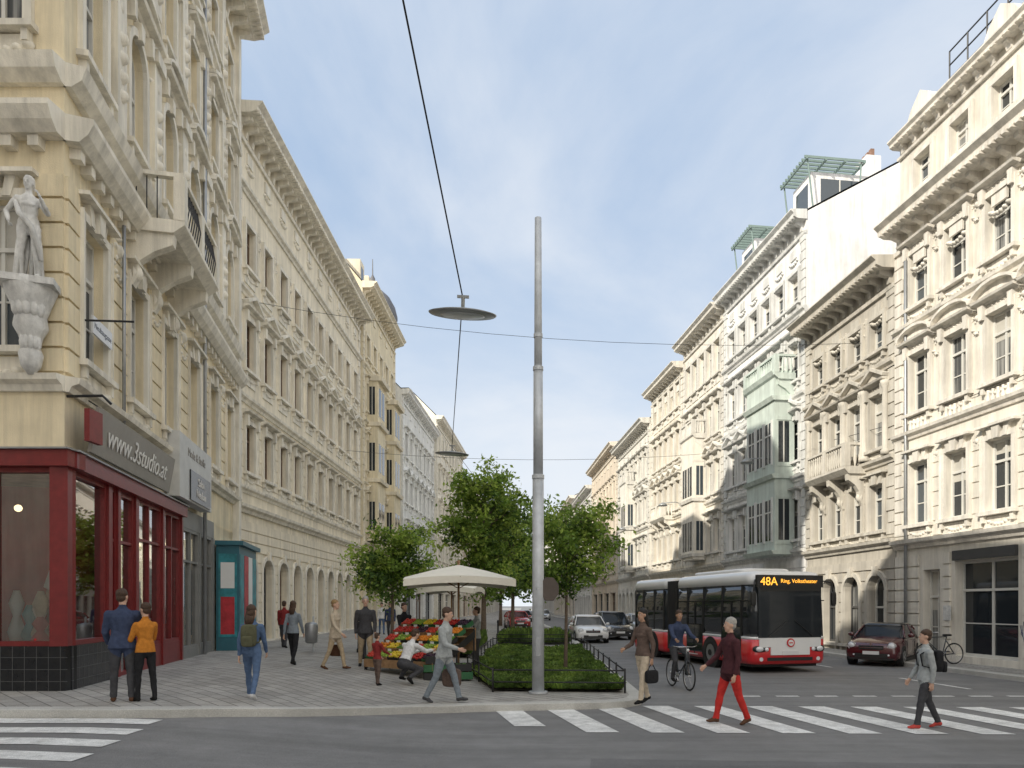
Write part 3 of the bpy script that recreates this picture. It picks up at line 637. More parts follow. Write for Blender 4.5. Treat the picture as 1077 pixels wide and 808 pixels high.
def shopwin(f,u0,u1,z0,z1,fr='shop_red',t=.09,mul=1,rd=.0,tr=.72,mat='clear_glass'):
    f.box('shop_frame',fr,u0,u0+t,z0,z1,-.12,.05); f.box('shop_frame',fr,u1-t,u1,z0,z1,-.12,.05)
    f.box('shop_frame',fr,u0+t,u1-t,z0,z0+t,-.11,.045); f.box('shop_frame',fr,u0+t,u1-t,z1-t,z1,-.11,.045)
    zt=z0+(z1-z0)*tr
    if tr<1: f.box('shop_frame',fr,u0+t,u1-t,zt,zt+.06,-.1,.04)
    for i in range(1,mul): u=u0+(u1-u0)*i/mul; f.box('shop_frame',fr,u-.03,u+.03,z0+t,z1-t,-.1,.035)
    f.quad('shop_glass',mat,u0+t,u1-t,z0+t,z1-t,-.04)
fB.box('shop_fascia','shop_red',-.02,7.6,4.55,4.848,-.3,.22); fA.box('shop_fascia','shop_red',0,fA.L+.2,4.551,4.846,-.3,.22)
fB.box('shop_fascia','zinc',-.06,7.62,4.849,4.88,-.3,.28); fA.box('shop_fascia','zinc',0,fA.L+.24,4.8495,4.881,-.3,.28)
fB.box('shop_base','black_tile',.02,1.95,zb-.2,1.25,-.2,.12); fA.box('shop_base','black_tile',0,fA.L+.1,zb-.2,1.252,-.2,.12)
M('grout',(.10,.10,.10),.9,var=.1)
for z in(.6,.82,1.04): fB.box('tile_joints','grout',.02,1.95,z,z+.008,.1,.1225); fA.box('tile_joints','grout',0,fA.L+.12,z,z+.008,.1,.1225)
for i in range(9): fB.box('tile_joints','grout',.1+i*.22,.108+i*.22,.3,1.25,.1,.1228)
for i in range(24): fA.box('tile_joints','grout',fA.L-i*.22,fA.L-i*.22+.008,.3,1.25,.1,.1228)
fB.box('corner_post','shop_red',-.12,.1,1.252,4.55,-.2,.1)
shopwin(fB,.1,1.9,1.25,4.55,tr=1); fB.box('shop_frame','shop_red',1.9,2.1,zb-.1,4.55,-.2,.1)
shopwin(fB,2.1,2.45,zb,4.55,mat='dark_glass'); fB.box('shop_frame','shop_red',2.45,2.6,zb-.1,4.55,-.2,.1)
shopwin(fB,2.6,3.6,zb,4.55,t=.12); fB.box('shop_frame','shop_red',3.6,3.8,zb-.1,4.55,-.2,.1)
shopwin(fB,3.8,5.7,1.0,4.55,mul=2); fB.box('shop_base','shop_red',3.8,5.7,zb-.2,1.0,-.15,.06)
fB.box('shop_frame','shop_red',5.7,5.85,zb-.1,4.55,-.2,.1)
shopwin(fB,5.85,7.5,1.0,4.55,mul=2); fB.box('shop_base','shop_red',5.85,7.5,zb-.2,1.0,-.15,.06); fB.box('shop_frame','shop_red',7.5,7.62,zb-.1,4.55,-.2,.1)
u=fA.L
for (a,b) in((u-1.35,u-.12),(u-2.8,u-1.5),(u-5.2,u-3),(u-7.6,u-5.4)):
    shopwin(fA,a,b,1.25,4.55,tr=1); fA.box('shop_frame','shop_red',b,b+.2 if b>u-1 else b+.15,1.252,4.55,-.2,.09)
fA.box('shop_frame','shop_red',0,u-7.6,1.25,4.55,-.1,.0)
wall_row(fB,wm,4.55,4.86,[])
M('shop_grey',(.22,.22,.21),.5,var=.1)
for (a,b) in((7.75,9.6),(9.8,11.4)):
    shopwin(fB,a,b,.7,4.3,'shop_grey',mul=2,mat='clear_glass'); fB.box('shop_base','shop_grey',a,b,.2,.7,-.1,.06); fB.box('shop_frame','shop_grey',b,b+.2,.2,4.3,-.1,.08)
fB.box('shop_fascia','shop_grey',7.62,11.6,4.3,4.85,-.1,.06)
fB.box('walls',wm,11.6,fB.L,-.2,4.85,-.2,.0)
fB.box('interior','interior_warm',.3,15,.3,4.5,-4.2,-4.0); fB.box('interior_floor','interior_warm',.2,15,.2,.4,-4,-.2); fB.box('interior_ceiling','interior_warm',.2,15,4.56,4.7,-4,-.3)
fB.box('partition','interior_red',2.2,2.3,.4,4.5,-3.5,-.25)
fA.box('display_back','interior_red',fA.L-.75,fA.L-.3,1.0,4.4,-.75,-.7)
for (uu,ww,zz) in((1.0,-1.2,3.9),(3.1,-1.2,4.0),(4.6,-1.5,3.9),(5.4,-1.0,4.0),(6.6,-1.5,3.8),(8.6,-1.4,3.8),(9.3,-.9,3.9),(10.5,-1.2,3.9)): g.add('interior_lamp','warm_lamp',ell_geo(fB.P(uu,zz,ww),.07),True)
cols=['white_plastic','interior_red','sign_light','teal_poster','interior_warm','sign_grey']
for uu in [.3,.5,.8,1.0,1.2,1.5,1.7,4.1,4.6,5.1,5.5,6.2,6.7,7.1,8.1,8.7,9.2,10.1,10.8]:
    h=R.uniform(.5,1.7); z0=1.26 if uu<2 else 1.02
    g.add('display_goods',R.choice(cols),lathe_geo(fB.P(uu,z0,-.4-R.random()*.4),[(.1,0),(.16,h*.2),(.06,h*.5),(.14,h*.75),(.05,h)],8),True)
for k in range(8): fB.box('window_poster',R.choice(cols),4.0+k*.85,4.35+k*.85+R.random()*.2,1.3+R.random()*.8,2.4+R.random()*.9,-.09,-.075)
g.add('display_lamp','white_plastic',lathe_geo(fA.P(fA.L-.45,1.5,-.4),[(.1,0),(.025,.1),(.025,.75),(.18,.85),(.08,1.2),(.02,1.25)],12),True)
for uu,c in((-1.0,'teal_poster'),(-1.25,'white_plastic'),(-.8,'sign_light'),(-1.9,'interior_warm'),(-2.3,'white_plastic')):
    h=R.uniform(.6,1.5); g.add('display_goods',c,lathe_geo(fA.P(fA.L+uu,1.3,-.5),[(.1,0),(.15,h*.2),(.06,h*.5),(.13,h*.75),(.05,h)],8),True)
def slab(f,part,mat,u0,u1,z0,z1,w0,w1,th=.06):
    V=[f.P(u,z,w+t) for u in(u0,u1) for (z,w) in((z0,w0),(z1,w1)) for t in(0,th)]
    f.g.add(part,mat,(V,[(0,1,3,2),(4,6,7,5),(0,4,5,1),(2,3,7,6),(0,2,6,4),(1,5,7,3)]))
slab(fB,'signboard','sign_grey',.35,5.4,4.93,5.8,.25,.40,.07)
def facetext(f,txt,size,mat,u,z,w,lean=0,ext=.006):
    t=text_obj(txt,size,mat,(0,0,0),(0,0,0),ext)
    x=f.d; up=(f.n*lean+Vector((0,0,1))).normalized(); nn=x.cross(up).normalized()
    m=Matrix((x,up,nn)).transposed(); t.rotation_euler=m.to_euler(); t.location=f.P(u,z,w); f.g.extra.append(t); return t
facetext(fB,'www.3studio.at',.62,'letters_pale',2.9,5.36,.412,.172,.006)
fB.box('signboard','sign_light',6.0,9.6,4.95,6.7,.1,.42); fB.box('signboard','black_tile',7.0,9.3,5.0,5.85,.42,.46)
facetext(fB,'Salon\nNeubau',.34,'letters_pale',8.15,5.42,.468)
facetext(fB,'Mode & Stoffe',.34,'sign_grey',7.8,6.3,.426)
g.add('wall_lamp','black_iron',tube_geo([fB.P(.1,5.9,0),fB.P(.1,5.95,.6),fB.P(.1,5.8,.75)],.025,6)); g.add('wall_lamp','shop_red',box_geo(fB.P(.1,5.35,.45),(.1,.4,.6)))
for k in range(4): g.add('sign_struts','black_iron',tube_geo([fB.P(.8+k*1.4,6.1,0),fB.P(.8+k*1.4,5.8,.45)],.015,5))
M('plate_white',(.7,.7,.7),.4,var=.05); fB.box('street_name_plate','plate_white',.9,1.9,7.4,7.75,.12,.16)
facetext(fB,'Neubaugasse',.17,'black_tile',1.4,7.57,.162,0,.002)
g.add('flag_arm','black_iron',tube_geo([fB.P(.55,7.5,0),fB.P(.55,7.55,1.0)],.02,6))
done(g,C0)

g=G('poster_kiosk'); f=F(g,(fB.P(11.75,0,.1).x,fB.P(11.75,0,.1).y),(fB.P(15.1,0,.1).x,fB.P(15.1,0,.1).y),1)
M('teal_frame',(.03,.13,.17),.45,var=.1)
f.box('cabinet','teal_frame',0,f.L,.35,4.1,0,.75); f.box('roof_edge','teal_frame',-.1,f.L+.1,4.1,4.25,-.02,.9)
for i,c in enumerate(['teal_poster','red_poster','white_plastic','teal_poster']): f.box('posters',c,.1+i*.82,.85+i*.82,.9,3.8,.7,.765)
f.box('posters','teal_poster',-.015,.1,.9,3.8,.08,.68); f.box('posters','white_plastic',-.02,.1,2.6,3.5,.15,.6); f.box('posters','red_poster',-.02,.1,1.0,2.3,.15,.6)
done(g,(f.p0.x,f.p0.y))

# ------------------------------------------------------------------ humans
SK={'light':(.58,.36,.26),'tan':(.44,.26,.17)}
for k,c in SK.items(): M('skin_'+k,c,.55,var=.05)
def cloth(name,c): M(name,c,.9,var=.22,scale=14,bump=.5,bscale=22,spec=.2); return name
for nme,c in dict(denim=(.09,.14,.24),navy=(.045,.06,.11),black_cloth=(.02,.02,.022),orange_cloth=(.50,.19,.03),grey_cloth=(.20,.23,.26),beige_cloth=(.42,.33,.22),sand_cloth=(.5,.42,.32),red_trousers=(.50,.035,.03),maroon=(.07,.025,.03),white_cloth=(.65,.65,.65),brown_leather=(.10,.05,.03),dark_red=(.22,.03,.03),olive=(.10,.10,.06),light_grey_cloth=(.36,.38,.38),taupe=(.12,.085,.07),dark_grey=(.06,.06,.065),shoe_black=(.015,.015,.015),shoe_white=(.55,.55,.55),pinkred=(.5,.07,.06)).items(): cloth(nme,c)
for nme,c in dict(hair_brown=(.06,.03,.015),hair_black=(.012,.01,.008),hair_grey=(.38,.36,.33),hair_blond=(.30,.19,.08)).items(): M(nme,c,.6,var=.4,scale=40,bump=.6,bscale=90)
M('lips',(.35,.1,.08),.5,var=0); M('eye_dark',(.02,.015,.01),.2,var=0)
dg=bpy.context.evaluated_depsgraph_get
def human(name,x,y,face,H,top,bottom,hair,legL=(8,5,3,0),legR=(-4,2,3,0),armL=(8,8,15,.05),armR=(-5,8,12,.05),lean=0,headyaw=0,headpitch=0,skin='light',sleeve='long',shoe='shoe_black',hairstyle='short',coat=0,bulk=1.0,fem=False,extras=None,z=None,stone=None,skirt=None):
    k=H/1.75
    g=G(name); pieces=[]; segs=[]
    rl=radians(lean); sp=Vector((0,sin(rl),cos(rl))); fw=Vector((0,cos(rl),-sin(rl))); X=Vector((1,0,0)); O=Vector((0,0,0))
    sh=.165*k if fem else .19*k
    T=lambda h,yy=0:O+sp*h*k+fw*yy*k
    b=bulk; wa=.88 if fem else 1.0
    prof=[(-.10,.125,.085),(-.02,.168,.115),(.08,.155*(1.03 if fem else 1),.11),(.20,.142*wa,.098),(.32,.155*wa+.003,.108),(.42,.170*(.93 if fem else 1),.115),(.49,.150*(.93 if fem else 1),.095),(.54,.085,.07),(.57,.055,.055)]
    pieces.append(tube_geo([T(h) for h,_,_ in prof],[(rx*k*b,ry*k*b) for _,rx,ry in prof],16,X))
    if fem: pieces.append(ell_geo(T(.36,.07),(.12*k,.06*k,.06*k)))
    pieces.append(ell_geo(T(-.03,-.04),(.14*k,.09*k,.09*k)))
    hp=radians(headpitch); hy=radians(headyaw)
    hd=Vector((0,sin(rl*.5+hp),cos(rl*.5+hp))); head=T(.60)+hd*.135*k+Vector((0,.015*k,0))
    pieces.append(tube_geo([T(.5),T(.60),head],[.065*k,.053*k,.052*k],10)); 
    Rh=Matrix.Rotation(-hy,3,'Z')@Matrix.Rotation(-(rl*.5+hp),3,'X')
    HP=lambda a,bb,c: head+Rh@Vector((a*k,bb*k,c*k))
    pieces.append(ell_geo(HP(0,-.01,.02),(.074*k,.094*k,.098*k),14,10,Rh)); pieces.append(ell_geo(HP(0,.028,-.045),(.056*k,.06*k,.068*k),12,8,Rh))
    pieces.append(tube_geo([HP(0,.08,.02),HP(0,.108,-.022)],[.008*k,.016*k],6)); pieces.append(ell_geo(HP(0,.06,-.098),(.026*k,.024*k,.02*k)))
    for s in(-1,1): pieces.append(ell_geo(HP(s*.076,-.005,-.005),(.012*k,.022*k,.033*k),8,6,Rh))
    segs.append((T(.54),head,.03,'skin')); segs.append((head,HP(0,0,.05),.08*k,'skin')); segs.append((HP(0,.05,-.09),head,.03,'skin'))
    segs.append((T(.1),T(.47),.13*k,'top')); segs.append((T(-.02),T(.04),.14*k,'top' if coat else 'bottom'))
    lowest=9
    for s,lg in((-1,legL),(1,legR)):
        a,kn,ab,fp=[radians(q) for q in lg]
        hip=Vector((s*.088*k,0,-.02*k)); d1=Vector((s*sin(ab),sin(a)*cos(ab),-cos(a)*cos(ab))); knee=hip+d1*.42*k
        d2=Vector((s*sin(ab)*.3,sin(a-kn),-cos(a-kn))).normalized(); ank=knee+d2*.41*k
        bb=1.12 if not fem else 1.0
        pieces.append(tube_geo([hip,hip+d1*.2*k,knee,],[.088*k*bb,.078*k*bb,.058*k*bb],12)); pieces.append(ell_geo(knee,.058*k*bb))
        pieces.append(tube_geo([knee,knee+d2*.12*k,knee+d2*.3*k,ank],[.056*k*bb,.056*k*bb,.046*k*bb,.047*k*bb],12)); pieces.append(ell_geo(hip,.092*k))
        fd=Vector((s*.12,cos(fp),-sin(fp))).normalized(); fu=Vector((0,sin(fp),cos(fp)))
        heel=ank-fd*.045*k-fu*.045*k; toe=ank+fd*.165*k-fu*.055*k
        pieces.append(tube_geo([heel,ank-fu*.03*k+fd*.03*k,toe-fd*.05*k,toe],[(.036*k,.034*k),(.042*k,.045*k),(.045*k,.03*k),(.034*k,.02*k)],10,X)); pieces.append(ell_geo(ank,.042*k))
        segs.extend([(hip,knee,.07*k,'bottom'),(knee,ank,.045*k,'bottom'),(heel,toe,.035*k,'shoe'),(ank-fu*.02*k,ank-fu*.03*k,.045*k,'shoe')])
        lowest=min(lowest,heel.z-.034*k,toe.z-.02*k)
    hands=[]
    for s,ar in((-1,armL),(1,armR)):
        a,ab,el=[radians(q) for q in ar[:3]]; inw=ar[3]
        S=T(.455)+X*s*sh; d1=Vector((s*sin(ab),sin(a+rl*.6)*cos(ab),-cos(a+rl*.6)*cos(ab))); E=S+d1*.285*k
        d2=Vector((-s*inw+s*sin(ab)*.5,sin(a+el+rl*.6),-cos(a+el+rl*.6))).normalized(); W=E+d2*.25*k
        q=1.18*b if not fem else 1.05*b
        pieces.append(ell_geo(S,.056*k*q)); pieces.append(tube_geo([T(.46)+X*s*.08*k,S],[.06*k,.055*k*q],10)); pieces.append(tube_geo([S,S+d1*.14*k,E],[.054*k*q,.05*k*q,.043*k*q],10)); pieces.append(ell_geo(E,.043*k*q))
        pieces.append(tube_geo([E,E+d2*.1*k,W],[.042*k*q,.04*k*q,.03*k*q],10))
        pieces.append(tube_geo([W,W+d2*.05*k,W+d2*.095*k],[(.022*k,.028*k),(.019*k,.036*k),(.015*k,.034*k)],8,X))
        segs.extend([(S,E,.05*k,'top'),(E,W-d2*.02*k,.036*k,'top' if sleeve=='long' else 'skin'),(W+d2*.03*k,W+d2*.09*k,.03*k,'skin')])
        ax=X; side=d2.cross(ax).normalized(); hb=W+d2*.09*k
        for i in range(4):
            o_=side*(-.026+.017*i)*k; ln=[.062,.072,.067,.052][i]*k; p0=hb+o_; cu=-ax*s
            g.add('fingers',stone or 'skin_'+skin,tube_geo([p0-d2*.02*k,p0+d2*ln*.45,p0+d2*ln*.78+cu*ln*.32,p0+d2*ln*.8+cu*ln*.62],[.0095*k,.009*k,.008*k,.0065*k],6),True)
        tb=W+d2*.03*k; g.add('fingers',stone or 'skin_'+skin,tube_geo([tb,tb+d2*.03*k+side*-.035*k*(1 if side.y<0 else -1),tb+d2*.065*k+side*-.045*k*(1 if side.y<0 else -1)],[.013*k,.011*k,.008*k],6),True)
        hands.append((W+d2*.12*k,d2))
    if coat:
        cw=coat
        pieces.append(tube_geo([T(.12),T(.02),O+Vector((0,0,-cw*k))],[(.155*k*b,.11*k*b),(.178*k*b,.13*k*b),(.19*k*b,.15*k*b)],16,X,bulge=.1)); segs.append((T(0),O+Vector((0,0,-cw*k+.04)),.17*k,'top'))
    if skirt:
        pieces.append(tube_geo([T(.1),O+Vector((0,0,-skirt*k))],[(.15*k,.11*k),(.25*k,.22*k)],16,X,bulge=.1)); segs.append((T(0),O+Vector((0,0,-skirt*k+.05)),.2*k,'bottom'))
    V=[];Fs=[]
    for v,fs in pieces:
        o_=len(V); V+=v; Fs+=[tuple(i+o_ for i in q) for q in fs]
    me=bpy.data.meshes.new('tmp'); me.from_pydata([tuple(v) for v in V],[],Fs); me.update()
    ob=bpy.data.objects.new('tmp',me); scene.collection.objects.link(ob)
    rm=ob.modifiers.new('r','REMESH'); rm.mode='VOXEL'; rm.voxel_size=.0125; sm=ob.modifiers.new('s','SMOOTH'); sm.iterations=3; sm.factor=.5
    ev=ob.evaluated_get(dg()); m2=bpy.data.meshes.new_from_object(ev); bpy.data.objects.remove(ob)
    m2.name='body'; m2.materials.clear()
    mats={'skin':'skin_'+skin,'top':top,'bottom':bottom,'shoe':shoe}
    order=['skin','top','bottom','shoe']
    for c in order: m2.materials.append(MC[stone or mats[c]])
    if not stone:
        sg=[(a,bb-a,max((bb-a).length_squared,1e-8),r,order.index(c)) for a,bb,r,c in segs]
        idx=[]
        for p in m2.polygons:
            c=p.center; best=9;bi=1
            for a,dv,l2,r,ci in sg:
                t_=(c-a).dot(dv)/l2; t_=0 if t_<0 else (1 if t_>1 else t_)
                d_=(c-(a+dv*t_)).length-r
                if d_<best: best=d_;bi=ci
            if bi==2 and lean<30 and abs(c.x)<.2*k and c.z>-.03*k: bi=1
            idx.append(bi)
        m2.polygons.foreach_set('material_index',idx)
    nr=[v.normal.copy() for v in m2.vertices]; cs_=[v.co.copy() for v in m2.vertices]; out=[]
    for c,n_ in zip(cs_,nr):
        if c.z<.5*k: c=c+n_*(.0022*sin(c.z*38+sin(c.x*27+c.z*9)*2.6+c.y*30)+.0022*sin(c.z*17-c.y*40+c.x*47))
        out.extend(c)
    m2.vertices.foreach_set('co',out)
    m2.shade_smooth(); m2.update()
    bo=bpy.data.objects.new('body',m2); scene.collection.objects.link(bo)
    g.extra.append(bo)
    fm=stone
    for s in(-1,1):
        g.add('eyes',fm or 'white_cloth',ell_geo(HP(s*.03,.081,.008),(.013*k,.006*k,.007*k),8,6,Rh),True); g.add('pupils',fm or 'eye_dark',ell_geo(HP(s*.03,.086,.008),(.006*k,.004*k,.006*k),8,6,Rh),True)
        g.add('brows',fm or hair,ell_geo(HP(s*.031,.084,.03),(.018*k,.005*k,.004*k),8,6,Rh),True)
    g.add('mouth',fm or 'lips',ell_geo(HP(0,.084,-.058),(.022*k,.006*k,.006*k),8,6,Rh),True)
    hm=fm or hair
    def hairshell(c,r):
        v,fs=ell_geo((0,0,0),r,18,14); v=[Vector(c)*k+q*k*(1+.05*sin(q.x*190+q.z*80)*cos(q.y*170)) for q in v]
        return [head+Rh@q for q in v],fs
    g.add('hair',hm,hairshell((0,-.027,.053),(.083,.098,.087)),True)
    if hairstyle=='short': g.add('hair',hm,hairshell((0,-.05,-.005),(.072,.062,.075)),True)
    if hairstyle=='long':
        g.add('hair',hm,hairshell((0,-.048,-.02),(.088,.074,.11)),True); g.add('hair',hm,tube_geo([HP(0,-.06,-.03),HP(0,-.085,-.13),HP(0,-.1,-.25)],[(.085*k,.05*k),(.095*k,.045*k),(.06*k,.03*k)],12,X),True)
    if hairstyle=='bun': g.add('hair',hm,hairshell((0,-.05,-.005),(.074,.065,.08)),True); g.add('hair',hm,ell_geo(HP(0,-.12,.06),.04*k),True)
    if not stone: g.add('collar',top,tube_geo([T(.53),T(.575)],[(.078*k,.072*k),(.066*k,.064*k)],14,X,bulge=0),True)
    base=-lowest
    if extras: extras(g,T,hands,k,X,sp,fw,head)
    zz=(gz(x) if x<2.2 and y>13.3 or x<-1.2 else gzr(x)) if z is None else z
    ang=atan2(-face[0],face[1])
    return g.finish((x,y,zz+base),ang),base,hands
def rbox(g,part,mat,c,s,rot=None):
    V,Fs=ell_geo((0,0,0),1,18,12); out=[]
    for v in V:
        q=[abs(t)**.45*(1 if t>0 else -1) for t in v]; out.append(Vector((q[0]*s[0]/2,q[1]*s[1]/2,q[2]*s[2]/2)))
    if rot: out=[rot@v for v in out]
    g.add(part,mat,([v+Vector(c) for v in out],Fs),True)
def backpack(mat,size=1):
    def fn(g,T,hands,k,X,sp,fw,head):
        rot=Matrix((X,fw,sp)).transposed()
        rbox(g,'backpack',mat,T(.30,-.20),(.30*k*size,.17*k*size,.46*k*size),rot); rbox(g,'backpack_pocket',mat,T(.2,-.30),(.22*k*size,.07,.2*k),rot)
        for s in(-1,1): g.add('straps',mat,tube_geo([T(.47,-.13)+X*s*.09*k,T(.51,0)+X*s*.1*k,T(.42,.125)+X*s*.1*k,T(.22,.1)+X*s*.13*k,T(.16,-.1)+X*s*.13*k],[(.025,.008)]*5,8,X),True)
    return fn
def handbag(mat,which=1,sz=(.34,.12,.3)):
    def fn(g,T,hands,k,X,sp,fw,head):
        p,_=hands[which]; c=p+Vector((0,0,-sz[2]*.5-.10))
        rbox(g,'bag',mat,c,(sz[1],sz[0],sz[2])); g.add('bag_handles',mat,tube_geo([c+Vector((0,-.1,sz[2]*.45)),p+Vector((0,-.03,.0)),p+Vector((0,.03,.0)),c+Vector((0,.1,sz[2]*.45))],.008,6),True)
    return fn
human('man_in_blue_jacket',-6.78,11.66,(-.5,1),1.80,'navy','dark_grey','hair_brown',legL=(4,3,4,0),legR=(-3,2,4,0),armL=(10,10,30,.2),armR=(35,12,70,.5),bulk=1.1,coat=.08,headyaw=25,shoe='brown_leather')
human('woman_in_orange_jacket',-6.44,11.72,(-.9,.6),1.58,'orange_cloth','black_cloth','hair_brown',legL=(5,4,3,0),legR=(-6,3,3,0),armL=(20,10,60,.4),armR=(25,10,75,.5),bulk=1.05,fem=True,hairstyle='short',headyaw=-10)
human('woman_with_backpack',-4.96,12.4,(-.1,1),1.64,'denim','denim','hair_brown',legL=(22,8,3,0),legR=(-16,22,3,18),armL=(-12,8,10,.05),armR=(16,8,20,.1),fem=True,hairstyle='long',extras=backpack('olive',.9),shoe='shoe_white',headyaw=20)
human('woman_walking_away',-6.5,19.0,(.15,1),1.68,'grey_cloth','black_cloth','hair_brown',legL=(18,5,3,0),legR=(-12,15,3,12),armL=(-15,8,10,0),armR=(15,8,15,.1),fem=True,hairstyle='long')
human('pedestrian',-9.4,26.5,(0,1),1.72,'dark_red','dark_grey','hair_brown',legL=(15,5,3,0),legR=(-12,12,3,10))
human('woman_in_beige',-5.1,18.0,(1,-.2),1.74,'sand_cloth','beige_cloth','hair_blond',legL=(18,8,2,-4),legR=(-14,12,2,16),armL=(-14,6,10,0),armR=(20,8,25,.1),fem=True,coat=.12,extras=handbag('brown_leather',0),shoe='brown_leather')
human('man_in_dark_jacket',-4.6,19.1,(.3,-1),1.86,'dark_grey','beige_cloth','hair_grey',legL=(14,6,3,0),legR=(-10,10,3,12),armL=(10,8,20,.1),armR=(-12,8,12,.05),coat=.08,bulk=1.05)
human('vendor',-2.6,20.3,(-.2,-1),1.72,'black_cloth','dark_grey','hair_brown',fem=True,hairstyle='long',armL=(30,10,50,.3),armR=(35,8,60,.3))
human('customer',-3.9,20.9,(.6,-.6),1.75,'black_cloth','denim','hair_brown',armL=(20,10,50,.2),armR=(30,10,40,.2))
human('customer',-1.75,20.6,(-1,-.3),1.78,'light_grey_cloth','dark_grey','hair_brown',armL=(40,10,40,.2),armR=(20,10,20,.1))
human('child',-3.5,15.6,(.6,.8),1.12,'dark_red','taupe','hair_brown',legL=(10,6,4,0),legR=(-4,3,4,0),armL=(20,8,30,.2),armR=(30,8,40,.2))
human('crouching_person',-3.0,16.0,(.35,.5),1.75,'white_cloth','dark_grey','hair_brown',legL=(95,135,14,10),legR=(72,140,10,42),armL=(30,8,55,.3),armR=(45,8,30,.2),lean=30,headpitch=12)
human('man_carrying_bag',-1.78,13.6,(1,-.25),1.80,'light_grey_cloth','grey_cloth','hair_brown',legL=(22,8,3,-6),legR=(-15,14,3,18),armL=(-8,8,15,.05),armR=(15,10,55,.2),coat=.06,bulk=1.05,extras=handbag('taupe',0,(.38,.14,.36)),lean=4,headpitch=8,shoe='dark_grey')
human('woman_in_dark_blouse',2.0,13.5,(-.75,-.5),1.76,'taupe','sand_cloth','hair_black',legL=(14,6,3,0),legR=(-12,8,3,20),armL=(-14,10,20,.1),armR=(20,8,50,.3),fem=True,hairstyle='long',skin='tan',extras=handbag('black_cloth',0,(.3,.1,.25)))
human('man_in_red_trousers',3.25,12.0,(-1,-.25),1.76,'maroon','red_trousers','hair_grey',legL=(-13,10,3,16),legR=(17,6,3,-4),armL=(-4,8,18,.1),armR=(26,8,28,.1),coat=.07,bulk=1.05,shoe='brown_leather',headyaw=0)
human('boy_with_backpack',6.32,11.6,(-1,.15),1.58,'light_grey_cloth','dark_grey','hair_brown',legL=(16,6,3,0),legR=(-12,12,3,14),armL=(-10,6,15,.05),armR=(12,6,20,.1),extras=backpack('black_cloth',.85),shoe='pinkred',coat=.05)
human('pedestrian',-6.8,33,(0,-1),1.72,'navy','dark_grey','hair_brown',legL=(15,5,3,0),legR=(-12,12,3,10))
human('pedestrian',-8.5,39,(.2,-1),1.7,'white_cloth','denim','hair_black',legL=(15,5,3,0),legR=(-12,12,3,10),fem=True)

# ------------------------------------------------------------------ bicycle
M('rubber',(.02,.02,.02),.8,var=.1); M('chrome',(.55,.55,.56),.25,1,var=0); M('steel_galv',(.52,.54,.56),.5,.35,var=.18,scale=4,bump=.1)
M('bike_paint',(.04,.05,.06),.3,var=0)
def bike(g):
    for y in(-.52,.52):
        g.add('tyres','rubber',torus_geo((0,y,.34),.325,.018,'x',30,6),True); g.add('rims','chrome',torus_geo((0,y,.34),.30,.008,'x',30,5),True); g.add('hubs','chrome',tube_geo([(-.05,y,.34),(.05,y,.34)],.02,8))
        for i in range(14): a=2*pi*i/14; g.add('spokes','chrome',tube_geo([(.02*(-1)**i,y,.34),(0,y+.3*cos(a),.34+.3*sin(a))],.0018,3,cap=False))
    bb=(0,-.1,.3);st=(0,-.25,.88);hd=(0,.36,.86);hb=(0,.40,.72)
    for a,b in((bb,st),(st,hd),(bb,hb),((0,-.52,.34),bb),((0,-.52,.34),(0,-.22,.78)),(hd,hb)): g.add('frame','bike_paint',tube_geo([a,b],.016,8),True)
    for s in(-1,1): g.add('fork','bike_paint',tube_geo([hb,(s*.04,.44,.66),(s*.045,.52,.34)],.011,6),True)
    g.add('handlebar','chrome',tube_geo([hd,(0,.37,1.0)],.013,6)); g.add('handlebar','chrome',tube_geo([(-.3,.26,1.04),(-.2,.36,1.02),(.2,.36,1.02),(.3,.26,1.04)],.012,6),True)
    rbox(g,'saddle','rubber',(0,-.27,.93),(.15,.27,.07)); g.add('crank','chrome',disc_geo((.03,-.1,.3),.09,.008)); g.add('crank','chrome',tube_geo([(.05,-.1,.3),(.05,.0,.18)],.01,5)); g.add('crank','chrome',tube_geo([(-.05,-.1,.3),(-.05,-.2,.42)],.01,5))
    for (x,y,z) in((.1,0,.18),(-.1,-.2,.42)): g.add('pedals','rubber',box_geo((x,y,z),(.1,.08,.02)))
g=G('bicycle'); bike(g); g.add('headlight','white_plastic',ell_geo((0,.45,.95),.035)); g.finish((3.45,17.2,.0),radians(180+12))
e,base,_=human('cyclist',3.4,17.43,(.21,-1),1.78,'navy','dark_grey','hair_brown',legL=(62,72,5,5),legR=(35,55,5,10),armL=(40,8,22,-.02),armR=(40,8,22,-.02),lean=14,bulk=1.05,z=0,shoe='shoe_black',skin='tan')
e.location.z=1.03
g=G('parked_bicycle'); bike(g); g.finish((12.75,22.6,.13),radians(100))

# ------------------------------------------------------------------ vehicles
M('car_white',(.72,.72,.72),.25,var=0,coat=1); M('car_maroon',(.08,.012,.016),.22,var=0,coat=1); M('car_black',(.02,.022,.025),.22,var=0,coat=1); M('car_red',(.35,.02,.02),.25,var=0,coat=1); M('car_silver',(.4,.41,.42),.3,.4,var=0,coat=1)
M('black_plastic',(.02,.02,.02),.5,var=0); M('lamp_glass',(.75,.77,.8),.08,var=0,spec=1,coat=1); M('tail_red',(.4,.01,.01),.2,var=0,coat=1); M('alloy',(.45,.46,.47),.3,.8,var=0)
def ring_loft(stations):
    V=[];Fs=[];n=len(stations[0])
    for s in stations: V+= [Vector(p) for p in s]
    for i in range(len(stations)-1):
        for k in range(n): Fs.append((i*n+k,i*n+(k+1)%n,(i+1)*n+(k+1)%n,(i+1)*n+k))
    Fs.append(tuple(range(n))[::-1]); Fs.append(tuple(range((len(stations)-1)*n,len(stations)*n)))
    return V,Fs
